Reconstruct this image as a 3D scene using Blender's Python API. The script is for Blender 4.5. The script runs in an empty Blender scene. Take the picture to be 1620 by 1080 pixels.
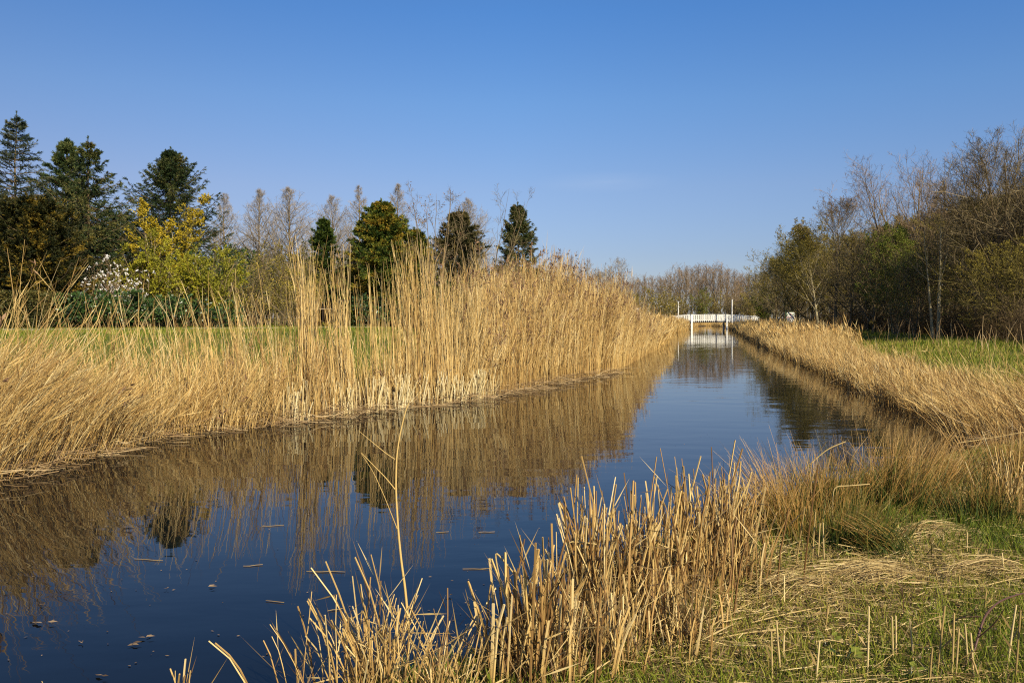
import bpy, math
import numpy as np
from mathutils import Vector

# ---------------------------------------------------------------- camera, sky, sun
scene = bpy.context.scene
col = scene.collection
EYE = 1.9          # metres above the water (water is z = 0)
FPX = 1350.0       # focal length in photo pixels (photo 1620 wide)
HOR = 503.0        # horizon row in the photo

cam_d = bpy.data.cameras.new("camera")
cam_d.sensor_width = 36.0
cam_d.lens = FPX / 1620 * 36
cam_d.shift_y = -(540 - HOR) / 1620
cam_d.clip_start = 0.05
cam_d.clip_end = 9000
cam = bpy.data.objects.new("camera", cam_d)
cam.location = (0, 0, EYE)
cam.rotation_euler = (math.radians(90), 0, 0)
col.objects.link(cam)
scene.camera = cam

SUN_EL = math.radians(35)
SUN_AZ = math.radians(146)     # compass style: 0 = +Y (view direction), clockwise; sun is behind the camera, to the right
S = Vector((math.sin(SUN_AZ) * math.cos(SUN_EL), math.cos(SUN_AZ) * math.cos(SUN_EL), math.sin(SUN_EL)))

world = bpy.data.worlds.new("World")
scene.world = world
world.use_nodes = True
wn = world.node_tree
sky = wn.nodes.new("ShaderNodeTexSky")
sky.sky_type = 'NISHITA'
sky.sun_disc = False
sky.sun_elevation = SUN_EL
sky.sun_rotation = SUN_AZ
sky.altitude = 0
sky.air_density = 1.0
sky.dust_density = 0.4
sky.ozone_density = 2.5
bg = wn.nodes["Background"]
bg.inputs[1].default_value = 0.077
# a drier, deeper blue than the model's pale horizon: tint by elevation
tcw = wn.nodes.new("ShaderNodeTexCoord")
sep = wn.nodes.new("ShaderNodeSeparateXYZ")
wn.links.new(tcw.outputs["Generated"], sep.inputs[0])
rmp = wn.nodes.new("ShaderNodeValToRGB")
SKY_TINT = [(0.0, (.62, .64, .84)), (.072, (.64, .66, .86)), (.149, (.74, .77, .95)), (.243, (.66, .87, 1.12)), (.337, (.51, .86, 1.24)), (1.0, (.40, .75, 1.15))]
e = rmp.color_ramp.elements
while len(e) < len(SKY_TINT): e.new(.5)
for k, (p, c) in enumerate(SKY_TINT): e[k].position = p; e[k].color = (*c, 1)
wn.links.new(sep.outputs[2], rmp.inputs[0])
mulw = wn.nodes.new("ShaderNodeMix"); mulw.data_type = 'RGBA'; mulw.blend_type = 'MULTIPLY'; mulw.inputs[0].default_value = 1
wn.links.new(sky.outputs[0], mulw.inputs[6]); wn.links.new(rmp.outputs[0], mulw.inputs[7])
rm2 = wn.nodes.new("ShaderNodeValToRGB")
e = rm2.color_ramp.elements
e.new(.5)
for k, (p, c) in enumerate([(.22, (.93, .80, .77)), (.5, (1, 1, 1)), (.78, (.97, 1.0, 1.03))]): e[k].position = p; e[k].color = (*c, 1)
hx = wn.nodes.new("ShaderNodeMath"); hx.operation = 'MULTIPLY_ADD'; hx.inputs[1].default_value = .5; hx.inputs[2].default_value = .5
wn.links.new(sep.outputs[0], hx.inputs[0]); wn.links.new(hx.outputs[0], rm2.inputs[0])
mul2 = wn.nodes.new("ShaderNodeMix"); mul2.data_type = 'RGBA'; mul2.blend_type = 'MULTIPLY'; mul2.inputs[0].default_value = 1
wn.links.new(mulw.outputs[2], mul2.inputs[6]); wn.links.new(rm2.outputs[0], mul2.inputs[7])
# one thin wisp of cirrus
wm = wn.nodes.new("ShaderNodeMapping"); wm.inputs["Location"].default_value = (-.104 * 12, 0, -.156 * 75); wm.inputs["Scale"].default_value = (12, 0, 75)
wn.links.new(tcw.outputs["Generated"], wm.inputs["Vector"])
wl = wn.nodes.new("ShaderNodeVectorMath"); wl.operation = 'LENGTH'; wn.links.new(wm.outputs[0], wl.inputs[0])
wr = wn.nodes.new("ShaderNodeMapRange"); wr.inputs[1].default_value = 0; wr.inputs[2].default_value = 1; wr.inputs[3].default_value = 1; wr.inputs[4].default_value = 0
wn.links.new(wl.outputs["Value"], wr.inputs[0])
wm2 = wn.nodes.new("ShaderNodeMapping"); wm2.inputs["Scale"].default_value = (22, 22, 120)
wn.links.new(tcw.outputs["Generated"], wm2.inputs["Vector"])
wz = wn.nodes.new("ShaderNodeTexNoise"); wz.inputs["Scale"].default_value = 1; wz.inputs["Detail"].default_value = 5; wn.links.new(wm2.outputs[0], wz.inputs["Vector"])
wq = wn.nodes.new("ShaderNodeMath"); wq.operation = 'MULTIPLY'; wn.links.new(wr.outputs[0], wq.inputs[0]); wn.links.new(wz.outputs["Fac"], wq.inputs[1])
wf = wn.nodes.new("ShaderNodeMath"); wf.operation = 'MULTIPLY'; wf.inputs[1].default_value = .17; wn.links.new(wq.outputs[0], wf.inputs[0])
mul3 = wn.nodes.new("ShaderNodeMix"); mul3.data_type = 'RGBA'; mul3.inputs[7].default_value = (5.5, 6.2, 7.4, 1)
wn.links.new(wf.outputs[0], mul3.inputs[0]); wn.links.new(mul2.outputs[2], mul3.inputs[6])
wn.links.new(mul3.outputs[2], bg.inputs[0])

sun_d = bpy.data.lights.new("sun", 'SUN')
sun_d.energy = 5.0
sun_d.angle = math.radians(0.5)
sun_d.color = (1.0, 0.87, 0.63)
sun = bpy.data.objects.new("sun", sun_d)
sun.rotation_euler = (-S).to_track_quat('-Z', 'Y').to_euler()
sun.location = S * 60
col.objects.link(sun)

scene.view_settings.view_transform = 'Standard'
scene.view_settings.look = 'None'
scene.view_settings.exposure = 0.58
scene.view_settings.gamma = 1.0
scene.render.engine = 'CYCLES'
scene.cycles.use_denoising = False
scene.cycles.use_adaptive_sampling = False
scene.cycles.filter_width = 1.15
scene.cycles.sample_clamp_indirect = 4.0
scene.cycles.max_bounces = 6
scene.cycles.diffuse_bounces = 3
scene.cycles.glossy_bounces = 3
scene.cycles.transmission_bounces = 4
scene.cycles.transparent_max_bounces = 6

rng = np.random.default_rng(7)

# ---------------------------------------------------------------- helpers: materials
def ramp_mat(name, stops, rough=0.75, spec=0.15, translucent=0.0, noise=0.0, nscale=3.0):
    """stops: [(pos, (r,g,b))]; colour picked by the per-vertex 'tint' attribute, broken up by a little noise"""
    m = bpy.data.materials.new(name)
    m.use_nodes = True
    n, l = m.node_tree.nodes, m.node_tree.links
    b = n["Principled BSDF"]
    b.inputs["Roughness"].default_value = rough
    b.inputs["Specular IOR Level"].default_value = spec
    at = n.new("ShaderNodeAttribute")
    at.attribute_name = "tint"
    fac = at.outputs["Fac"]
    if noise > 0:
        tc = n.new("ShaderNodeTexCoord")
        nz = n.new("ShaderNodeTexNoise")
        nz.inputs["Scale"].default_value = nscale
        nz.inputs["Detail"].default_value = 4
        l.new(tc.outputs["Object"], nz.inputs["Vector"])
        ma = n.new("ShaderNodeMath"); ma.operation = 'MULTIPLY_ADD'
        l.new(nz.outputs["Fac"], ma.inputs[0]); ma.inputs[1].default_value = noise * 2; ma.inputs[2].default_value = -noise
        ad = n.new("ShaderNodeMath"); ad.operation = 'ADD'; ad.use_clamp = True
        l.new(fac, ad.inputs[0]); l.new(ma.outputs[0], ad.inputs[1])
        fac = ad.outputs[0]
    r = n.new("ShaderNodeValToRGB")
    e = r.color_ramp.elements
    while len(e) < len(stops):
        e.new(0.5)
    for k, (p, c) in enumerate(stops):
        e[k].position = p
        e[k].color = (*c, 1)
    l.new(fac, r.inputs["Fac"])
    l.new(r.outputs["Color"], b.inputs["Base Color"])
    if translucent > 0:
        t = n.new("ShaderNodeBsdfTranslucent")
        l.new(r.outputs["Color"], t.inputs["Color"])
        mx = n.new("ShaderNodeMixShader")
        mx.inputs[0].default_value = translucent
        l.new(b.outputs[0], mx.inputs[1]); l.new(t.outputs[0], mx.inputs[2])
        l.new(mx.outputs[0], n["Material Output"].inputs["Surface"])
    return m

M = {}
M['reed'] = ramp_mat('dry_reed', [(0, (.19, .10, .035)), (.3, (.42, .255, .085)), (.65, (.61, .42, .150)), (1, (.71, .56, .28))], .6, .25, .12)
M['reed_brown'] = ramp_mat('weathered_reed', [(0, (.14, .085, .045)), (.5, (.32, .215, .105)), (1, (.52, .39, .21))], .75, .15, .05)
M['reed_pale'] = ramp_mat('pale_reed_sheath', [(0, (.36, .25, .10)), (.5, (.56, .44, .21)), (1, (.70, .60, .36))], .55, .25, .1)
M['plume'] = ramp_mat('reed_plume', [(0, (.14, .075, .045)), (1, (.32, .20, .12))], .9, .05, .2)
M['grass'] = ramp_mat('grass_blade', [(0, (.05, .09, .010)), (.45, (.15, .19, .018)), (.75, (.28, .265, .035)), (.88, (.38, .29, .085)), (1, (.52, .40, .15))], .6, .2, .2)
M['rush'] = ramp_mat('rush_blade', [(0, (.022, .05, .010)), (.35, (.07, .10, .018)), (.6, (.20, .145, .03)), (.8, (.38, .20, .05)), (1, (.55, .36, .13))], .5, .3, .1)
M['straw'] = ramp_mat('straw', [(0, (.11, .065, .03)), (.5, (.36, .25, .09)), (1, (.64, .50, .24))], .6, .25, .05)
M['bark_brown'] = ramp_mat('brown_bark', [(0, (.08, .058, .035)), (1, (.24, .18, .10))], .9, .05, 0, .3, 5)
M['bark_pale'] = ramp_mat('pale_bark', [(0, (.17, .14, .075)), (1, (.42, .36, .22))], .85, .08, 0, .35, 4)
M['bark_pine'] = ramp_mat('pine_bark', [(0, (.10, .05, .03)), (1, (.24, .12, .07))], .9, .05, 0, .3, 4)
M['twig_brown'] = ramp_mat('brown_twig', [(0, (.072, .056, .03)), (.6, (.172, .135, .073)), (1, (.30, .235, .13))], .8, .1)
M['brush'] = ramp_mat('shaded_brush_twig', [(0, (.04, .027, .015)), (.7, (.10, .07, .035)), (1, (.22, .155, .08))], .85, .05)  # deep shade under the wood is put into this darker twig colour
M['twig_pink'] = ramp_mat('pinkish_twig', [(0, (.14, .095, .055)), (1, (.34, .24, .145))], .8, .1)
M['twig_grey'] = ramp_mat('grey_twig', [(0, (.17, .14, .11)), (1, (.38, .325, .26))], .8, .1)
M['twig_olive'] = ramp_mat('olive_twig', [(0, (.07, .06, .022)), (.5, (.16, .13, .04)), (1, (.25, .20, .06))], .8, .1)
M['spruce'] = ramp_mat('spruce_needles', [(0, (.018, .034, .012)), (.5, (.048, .068, .020)), (1, (.14, .125, .035))], .6, .2, .08)
M['bluespruce'] = ramp_mat('bluish_needles', [(0, (.022, .038, .024)), (.5, (.05, .072, .042)), (1, (.13, .13, .07))], .6, .2, .08)
M['pine'] = ramp_mat('pine_needles', [(0, (.022, .042, .015)), (.5, (.06, .088, .026)), (1, (.15, .16, .05))], .6, .2, .08)
M['yew'] = ramp_mat('yew_foliage', [(0, (.012, .018, .006)), (.55, (.045, .045, .010)), (.8, (.13, .095, .014)), (1, (.24, .16, .02))], .6, .2, .1)
M['goldcon'] = ramp_mat('golden_conifer_foliage', [(0, (.026, .052, .010)), (.45, (.085, .115, .016)), (.75, (.19, .18, .02)), (1, (.33, .21, .025))], .6, .2, .12)
M['brownthuja'] = ramp_mat('bronze_conifer_foliage', [(0, (.026, .032, .010)), (.5, (.07, .066, .022)), (1, (.15, .115, .04))], .65, .15, .08)
M['yellowbud'] = ramp_mat('yellow_blossom', [(0, (.17, .14, .015)), (.5, (.40, .30, .02)), (1, (.62, .45, .03))], .6, .2, .2)
M['willow'] = ramp_mat('willow_leaf', [(0, (.12, .13, .012)), (.5, (.26, .25, .022)), (1, (.42, .38, .03))], .6, .2, .25)
M['budgreen'] = ramp_mat('fresh_leaf', [(0, (.07, .10, .015)), (.6, (.15, .19, .025)), (1, (.28, .30, .05))], .6, .2, .25)
M['budolive'] = ramp_mat('olive_bud', [(0, (.14, .115, .02)), (.6, (.28, .225, .034)), (1, (.44, .34, .05))], .6, .2, .2)
M['laurel'] = ramp_mat('laurel_leaf', [(0, (.012, .03, .008)), (.6, (.035, .075, .018)), (1, (.10, .16, .04))], .35, .5, .1)
M['hedge'] = ramp_mat('hedge_leaf', [(0, (.03, .032, .010)), (.5, (.075, .075, .018)), (1, (.16, .12, .035))], .6, .2, .1)
M['blossom'] = ramp_mat('white_blossom', [(0, (.70, .66, .62)), (1, (.82, .80, .78))], .6, .2, .2)
M['white'] = ramp_mat('white_paint', [(0, (.42, .41, .36)), (.35, (.64, .63, .58)), (1, (.80, .79, .75))], .5, .3, 0, .35, 1.3)
M['darkwood'] = ramp_mat('dark_timber', [(0, (.018, .013, .010)), (1, (.06, .042, .03))], .8, .1, 0, .3, 4)
M['palewood'] = ramp_mat('weathered_timber', [(0, (.22, .17, .12)), (1, (.42, .33, .24))], .8, .1, 0, .3, 4)
M['greenpaint'] = ramp_mat('dark_green_paint', [(0, (.014, .035, .016)), (1, (.03, .07, .03))], .5, .3)
M['signwhite'] = ramp_mat('sign_print', [(0, (.62, .60, .55)), (.34, (.70, .68, .63)), (.35, (.34, .19, .18)), (.6, (.42, .24, .22)), (.61, (.20, .26, .18)), (1, (.30, .36, .26))], .5, .3)
M['deadleaf'] = ramp_mat('dead_leaf', [(0, (.07, .045, .025)), (1, (.30, .21, .12))], .7, .2)
M['bramble'] = ramp_mat('bramble_stem', [(0, (.045, .02, .016)), (1, (.12, .06, .04))], .5, .3)
M['path'] = ramp_mat('gravel_path', [(0, (.22, .19, .15)), (1, (.40, .34, .27))], .9, .05, 0, .4, 2)

# ground: mud / straw / grass by the tint attribute, broken up with noise
def ground_mat():
    m = bpy.data.materials.new('ground_turf')
    m.use_nodes = True
    n, l = m.node_tree.nodes, m.node_tree.links
    b = n["Principled BSDF"]
    b.inputs["Roughness"].default_value = .95
    b.inputs["Specular IOR Level"].default_value = .05
    tc = n.new("ShaderNodeTexCoord")
    at = n.new("ShaderNodeAttribute"); at.attribute_name = "tint"
    n1 = n.new("ShaderNodeTexNoise"); n1.inputs["Scale"].default_value = .9; n1.inputs["Detail"].default_value = 8; n1.inputs["Roughness"].default_value = .7
    n2 = n.new("ShaderNodeTexNoise"); n2.inputs["Scale"].default_value = 22; n2.inputs["Detail"].default_value = 6; n2.inputs["Roughness"].default_value = .75
    l.new(tc.outputs["Object"], n1.inputs["Vector"]); l.new(tc.outputs["Object"], n2.inputs["Vector"])
    a = n.new("ShaderNodeMath"); a.operation = 'MULTIPLY_ADD'; a.inputs[1].default_value = .7; a.inputs[2].default_value = -.35
    l.new(n1.outputs["Fac"], a.inputs[0])
    c = n.new("ShaderNodeMath"); c.operation = 'MULTIPLY_ADD'; c.inputs[1].default_value = .5; c.inputs[2].default_value = -.25
    l.new(n2.outputs["Fac"], c.inputs[0])
    s1 = n.new("ShaderNodeMath"); s1.operation = 'ADD'; l.new(a.outputs[0], s1.inputs[0]); l.new(c.outputs[0], s1.inputs[1])
    s2 = n.new("ShaderNodeMath"); s2.operation = 'ADD'; s2.use_clamp = True
    l.new(s1.outputs[0], s2.inputs[0]); l.new(at.outputs["Fac"], s2.inputs[1])
    r = n.new("ShaderNodeValToRGB")
    e = r.color_ramp.elements
    for _ in range(3): e.new(.5)
    for k, (p, cc) in enumerate([(0, (.035, .025, .015)), (.25, (.10, .07, .035)), (.5, (.16, .12, .045)), (.72, (.085, .105, .02)), (1, (.115, .155, .025))]):
        e[k].position = p; e[k].color = (*cc, 1)
    l.new(s2.outputs[0], r.inputs["Fac"]); l.new(r.outputs["Color"], b.inputs["Base Color"])
    bp = n.new("ShaderNodeBump"); bp.inputs["Strength"].default_value = .6; bp.inputs["Distance"].default_value = .05
    l.new(n2.outputs["Fac"], bp.inputs["Height"]); l.new(bp.outputs[0], b.inputs["Normal"])
    return m
M['ground'] = ground_mat()

def water_mat():
    m = bpy.data.materials.new('canal_water')
    m.use_nodes = True
    n, l = m.node_tree.nodes, m.node_tree.links
    b = n["Principled BSDF"]
    b.inputs["Base Color"].default_value = (.004, .005, .006, 1)
    b.inputs["Roughness"].default_value = .02
    b.inputs["IOR"].default_value = 1.26
    tc = n.new("ShaderNodeTexCoord")
    mp = n.new("ShaderNodeMapping"); mp.inputs["Scale"].default_value = (1.0, 1.9, 1)
    mp.inputs["Rotation"].default_value = (0, 0, math.radians(-9))
    l.new(tc.outputs["Object"], mp.inputs["Vector"])
    n1 = n.new("ShaderNodeTexNoise"); n1.inputs["Scale"].default_value = .95; n1.inputs["Detail"].default_value = 1.5; n1.inputs["Roughness"].default_value = .4
    n2 = n.new("ShaderNodeTexNoise"); n2.inputs["Scale"].default_value = 4.5; n2.inputs["Detail"].default_value = 1.0
    n3 = n.new("ShaderNodeTexNoise"); n3.inputs["Scale"].default_value = .22; n3.inputs["Detail"].default_value = 2
    for q in (n1, n2): l.new(mp.outputs[0], q.inputs["Vector"])
    l.new(tc.outputs["Object"], n3.inputs["Vector"])
    m1 = n.new("ShaderNodeMath"); m1.operation = 'MULTIPLY_ADD'; m1.inputs[1].default_value = .10
    l.new(n2.outputs["Fac"], m1.inputs[0]); l.new(n1.outputs["Fac"], m1.inputs[2])
    mr = n.new("ShaderNodeMapRange"); mr.inputs[1].default_value = .38; mr.inputs[2].default_value = .68; mr.inputs[3].default_value = .25; mr.inputs[4].default_value = 1
    l.new(n3.outputs["Fac"], mr.inputs[0])
    bp = n.new("ShaderNodeBump"); bp.inputs["Distance"].default_value = .0085
    l.new(mr.outputs[0], bp.inputs["Strength"])
    l.new(m1.outputs[0], bp.inputs["Height"]); l.new(bp.outputs[0], b.inputs["Normal"])
    return m
M['water'] = water_mat()

# ---------------------------------------------------------------- helpers: geometry
def unit(v):
    return v / np.maximum(np.linalg.norm(v, axis=-1, keepdims=True), 1e-9)

def perp(t, ref=None):
    """a unit vector perpendicular to each t"""
    if ref is None:
        ref = np.zeros_like(t)
        ref[..., 0] = np.where(np.abs(t[..., 0]) < .8, 1.0, 0.0)
        ref[..., 1] = 1 - ref[..., 0]
    return unit(np.cross(t, ref))

class MB:
    """collects quads, then links them as ONE mesh object"""
    def __init__(self):
        self.V, self.F, self.T, self.I, self.n = [], [], [], [], 0
    def quads(self, V, F, tint, mi=0):
        V = np.asarray(V, float).reshape(-1, 3); F = np.asarray(F, int).reshape(-1, 4)
        self.V.append(V); self.F.append(F + self.n); self.n += len(V)
        self.T.append(np.broadcast_to(np.asarray(tint, float).reshape(-1) if np.ndim(tint) else np.full(len(V), tint), (len(V),)))
        self.I.append(np.full(len(F), mi))
        return self
    def tube(self, P, R, sides=3, tint=None, mi=0, cap=False):
        P = np.asarray(P, float); R = np.broadcast_to(np.asarray(R, float), P.shape[:2])
        N, K, _ = P.shape
        if N == 0: return self
        if tint is None: tint = rng.random(N)
        tint = np.asarray(tint, float)
        tint = np.broadcast_to(tint if tint.ndim == 2 else np.broadcast_to(tint, (N,))[:, None], (N, K))
        T = unit(np.gradient(P, axis=1))
        ref = np.zeros((N, 1, 3)); mt = np.abs(T.mean(axis=1)); ref[np.arange(N), 0, np.argmin(mt, axis=1)] = 1
        U = unit(np.cross(T, np.broadcast_to(ref, T.shape))); W = np.cross(T, U)
        ph = rng.random(N)[:, None, None] * 6.28
        if sides == 2:
            a = ph
            D = (np.cos(a) * U + np.sin(a) * W) * R[..., None]
            V = np.stack([P - D, P + D], axis=2)
        else:
            rings = []
            for s in range(sides):
                a = ph + 2 * np.pi * s / sides
                rings.append(P + (np.cos(a) * U + np.sin(a) * W) * R[..., None])
            V = np.stack(rings, axis=2)
        idx = np.arange(N * K * sides).reshape(N, K, sides)
        F = []
        for s in range(sides if sides > 2 else 1):
            s2 = (s + 1) % sides
            F.append(np.stack([idx[:, :-1, s], idx[:, :-1, s2], idx[:, 1:, s2], idx[:, 1:, s]], -1).reshape(-1, 4))
        if cap and sides == 4:
            F.append(idx[:, -1, :]); F.append(idx[:, 0, ::-1])
        return self.quads(V, np.concatenate(F), np.repeat(tint.ravel(), sides), mi)
    def leaves(self, C, D, L, W, tint=None, mi=0, up=None):
        """diamond leaf quads: base C, direction D"""
        N = len(C)
        if N == 0: return self
        if tint is None: tint = rng.random(N)
        L = np.broadcast_to(L, (N,))[:, None]; W = np.broadcast_to(W, (N,))[:, None]
        D = unit(D)
        r = rng.normal(size=(N, 3)) if up is None else up
        U = unit(np.cross(D, r))
        Nn = np.cross(U, D)
        V = np.stack([C, C + D * L * .45 + U * W, C + D * L, C + D * L * .45 - U * W + Nn * W * .3], 1)
        F = np.arange(N * 4).reshape(N, 4)
        return self.quads(V, F, np.repeat(np.broadcast_to(tint, (N,)), 4), mi)
    def box(self, c, s, tint=.5, mi=0, rotz=0.0, taper=1.0):
        sx, sy, sz = [q / 2 for q in s]
        V = np.array([[-sx, -sy, -sz], [sx, -sy, -sz], [sx, sy, -sz], [-sx, sy, -sz],
                      [-sx * taper, -sy * taper, sz], [sx * taper, -sy * taper, sz], [sx * taper, sy * taper, sz], [-sx * taper, sy * taper, sz]])
        ca, sa = math.cos(rotz), math.sin(rotz)
        V = np.stack([V[:, 0] * ca - V[:, 1] * sa, V[:, 0] * sa + V[:, 1] * ca, V[:, 2]], 1) + np.asarray(c, float)
        F = [[0, 3, 2, 1], [4, 5, 6, 7], [0, 1, 5, 4], [1, 2, 6, 5], [2, 3, 7, 6], [3, 0, 4, 7]]
        return self.quads(V, F, tint, mi)
    def mesh(self, name, mats, smooth=False):
        V = np.concatenate(self.V); F = np.concatenate(self.F); T = np.concatenate(self.T); I = np.concatenate(self.I)
        me = bpy.data.meshes.new(name)
        me.vertices.add(len(V)); me.vertices.foreach_set("co", V.astype(np.float32).ravel())
        me.loops.add(F.size); me.loops.foreach_set("vertex_index", F.astype(np.int32).ravel())
        me.polygons.add(len(F)); me.polygons.foreach_set("loop_start", (np.arange(len(F)) * 4).astype(np.int32))
        try: me.polygons.foreach_set("loop_total", np.full(len(F), 4, np.int32))
        except Exception: pass
        for m in (mats if isinstance(mats, (list, tuple)) else [mats]): me.materials.append(m)
        me.polygons.foreach_set("material_index", I.astype(np.int32))
        me.polygons.foreach_set("use_smooth", np.full(len(F), smooth))
        at = me.attributes.new("tint", 'FLOAT', 'POINT'); at.data.foreach_set("value", np.clip(T, 0, 1).astype(np.float32))
        me.update(calc_edges=True)
        return me
    def build(self, name, mats, parent=None, smooth=False, loc=(0, 0, 0)):
        o = bpy.data.objects.new(name, self.mesh(name, mats, smooth))
        o.location = loc
        col.objects.link(o)
        if parent is not None: o.parent = parent
        return o

def tag(o, label=None, cat=None, group=None, kind=None):
    if label: o["label"] = label
    if cat: o["category"] = cat
    if group: o["group"] = group
    if kind: o["kind"] = kind
    return o

def thing(name, loc, label, cat, group=None, rotz=0.0, scale=1.0):
    o = bpy.data.objects.new(name, None)
    o.empty_display_size = .2
    o.location = loc; o.rotation_euler = (0, 0, rotz); o.scale = (scale,) * 3
    col.objects.link(o)
    return tag(o, label, cat, group)

def copy_tree(root, loc, rotz, scale, label, group=None):
    r = root.copy(); col.objects.link(r)
    r.location = loc; r.rotation_euler = (0, 0, rotz); r.scale = scale if np.ndim(scale) else (scale,) * 3
    r["label"] = label
    if group: r["group"] = group
    for ch in root.children:
        c = ch.copy(); col.objects.link(c); c.parent = r
    return r

# ---------------------------------------------------------------- the lie of the land
LE = np.array([(-40, -30), (-8.5, -3), (-6.9, 4), (-6.35, 9.0), (-6.2, 10.4), (-5.8, 13.7), (-3.86, 15.8), (-2.4, 18.2), (-1.2, 19.3), (.71, 24), (3.3, 29.5), (8, 49), (10.0, 58), (12.4, 68), (15.4, 86), (20.6, 108), (27.4, 135), (31, 150), (38, 178), (44, 196), (46, 200), (46, 4000)], float)
RE = np.array([(-25, -30), (-5.5, 0), (-4.5, 2.5), (-3, 3.5), (-1.7, 3.95), (-.5, 4.4), (.1, 5.1), (.55, 6.4), (2.5, 8.6), (5, 10.6), (7.4, 12.7), (8.1, 14.2), (8.9, 18.7), (10.5, 26), (14.7, 45), (28, 103), (38.5, 150), (44.8, 178), (46.5, 190), (46.6, 200), (46.6, 4000)], float)
def XL(y): return np.interp(y, LE[:, 1], LE[:, 0])
def XR(y): return np.interp(y, RE[:, 1], RE[:, 0])
def sm(x): x = np.clip(x, 0, 1); return x * x * (3 - 2 * x)
def bumps(x, y):
    return .5 * np.sin(1.7 * x + .8 * np.sin(1.3 * y)) * np.sin(1.9 * y + 1.1 * np.sin(.9 * x)) + .3 * np.sin(5.1 * x + 2.2 * y) * np.sin(4.3 * y - 1.7 * x)
def height(x, y):
    x = np.asarray(x, float); y = np.asarray(y, float)
    sl = (XL(y) - x) * .85; sr = (x - XR(y)) * .8
    inside = np.minimum(-sl, -sr)
    rise = 1 - .55 * sm((y - 80) / 60)
    zl = -.05 + .22 * sm(sl / .6) + (1.25 * rise) * sm((sl - 1.0) / 10)
    zr = -.05 + .26 * sm(sr / .7) + .40 * sm((sr - 1.5) / 6) * sm((y - 10) / 9)
    z = np.where(sl > 0, zl, np.where(sr > 0, zr, -.05 - .6 * sm(inside / 1.2)))
    edge = np.maximum(sl, sr)
    return z + bumps(x, y) * .035 * sm((edge - .1) / .8) * (1 - sm((np.abs(y) - 60) / 60) * .5)

def at(px, d):
    """ground point seen in photo column px at depth d"""
    x = (px - 810) / FPX * d
    return np.array([x, d, float(height(x, d))])
def ztop(py, d): return EYE + (HOR - py) / FPX * d
def gdepth(py, z=.2): return (EYE - z) * FPX / (py - HOR)

# ground sheet, rows follow both banks
ys = np.concatenate([np.linspace(-30, 1.5, 22), np.arange(1.7, 30, .17), np.arange(30, 60, .6), np.arange(60, 206, 1.5), np.geomspace(206, 4000, 26)])
offL = np.concatenate([[.0, .12, .25, .4, .55, .75, 1.0, 1.3, 1.7, 2.2], np.arange(2.8, 24, .9), np.geomspace(25, 4000, 20)])
offR = np.concatenate([[.0, .1, .2, .32, .45], np.arange(.6, 9, .17), np.arange(9.4, 24, .9), np.geomspace(25, 4000, 20)])
rows = []
for y in ys:
    a, b = float(XL(y)), float(XR(y))
    mid = np.linspace(a, b, 9)[1:-1]
    rows.append(np.stack([np.concatenate([a - offL[::-1], mid, b + offR]), np.full(len(offL) + len(offR) + 7, y)], 1))
G = np.stack(rows)
gx, gy = G[..., 0], G[..., 1]
gz = height(gx, gy)
sl = (XL(gy) - gx); sr = (gx - XR(gy))
gt = np.where(sl > 0, .1 + .25 * sm(sl / 1.5) + .38 * sm((sl - 2.2) / 3.5), np.where(sr > 0, .1 + .3 * sm(sr / .8) + (.22 + .16 * (gy > 13)) * sm((sr - 1.2) / 2.5), 0.0))
wood = sm((sr - 9) / 2.5) * (gy > 16)
gt = gt * (1 - wood) + .22 * wood
nr, nc = gx.shape
idx = np.arange(nr * nc).reshape(nr, nc)
mb = MB(); mb.quads(np.stack([gx, gy, gz], -1), np.stack([idx[:-1, :-1], idx[:-1, 1:], idx[1:, 1:], idx[1:, :-1]], -1), gt.ravel())
tag(mb.build('ground', M['ground'], smooth=True), kind='structure')
mb = MB(); mb.quads([[-45, -29, 0], [60, -29, 0], [60, 203, 0], [-45, 203, 0]], [[0, 1, 2, 3]], .5)
tag(mb.build('water', M['water']), kind='structure')

# path on the left bank
pc = np.array([(-60, 25.5), (-40, 27), (-26, 29), (-19, 32), (-9.4, 38.5), (-2.7, 53), (4, 76), (12, 105), (24, 150), (26, 165)], float)
tt = np.linspace(0, len(pc) - 1, 220)
cx = np.interp(tt, np.arange(len(pc)), pc[:, 0]); cy = np.interp(tt, np.arange(len(pc)), pc[:, 1])
ker = np.ones(17) / 17
cx = np.convolve(np.pad(cx, 8, 'edge'), ker, 'valid'); cy = np.convolve(np.pad(cy, 8, 'edge'), ker, 'valid')
tn = unit(np.stack([np.gradient(cx), np.gradient(cy)], 1)); nm = np.stack([-tn[:, 1], tn[:, 0]], 1)
offs = np.linspace(-1.1, 1.1, 5)
PV = np.stack([np.stack([cx, cy], 1) + nm * o for o in offs], 1)
PZ = height(PV[..., 0], PV[..., 1]) + .035 + .03 * (1 - (offs / 1.1) ** 2)[None]
idx = np.arange(len(cx) * 5).reshape(-1, 5)
mb = MB(); mb.quads(np.concatenate([PV, PZ[..., None]], -1), np.stack([idx[:-1, :-1], idx[1:, :-1], idx[1:, 1:], idx[:-1, 1:]], -1), .5)
tag(mb.build('path', M['path'], smooth=True), kind='structure')

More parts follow.
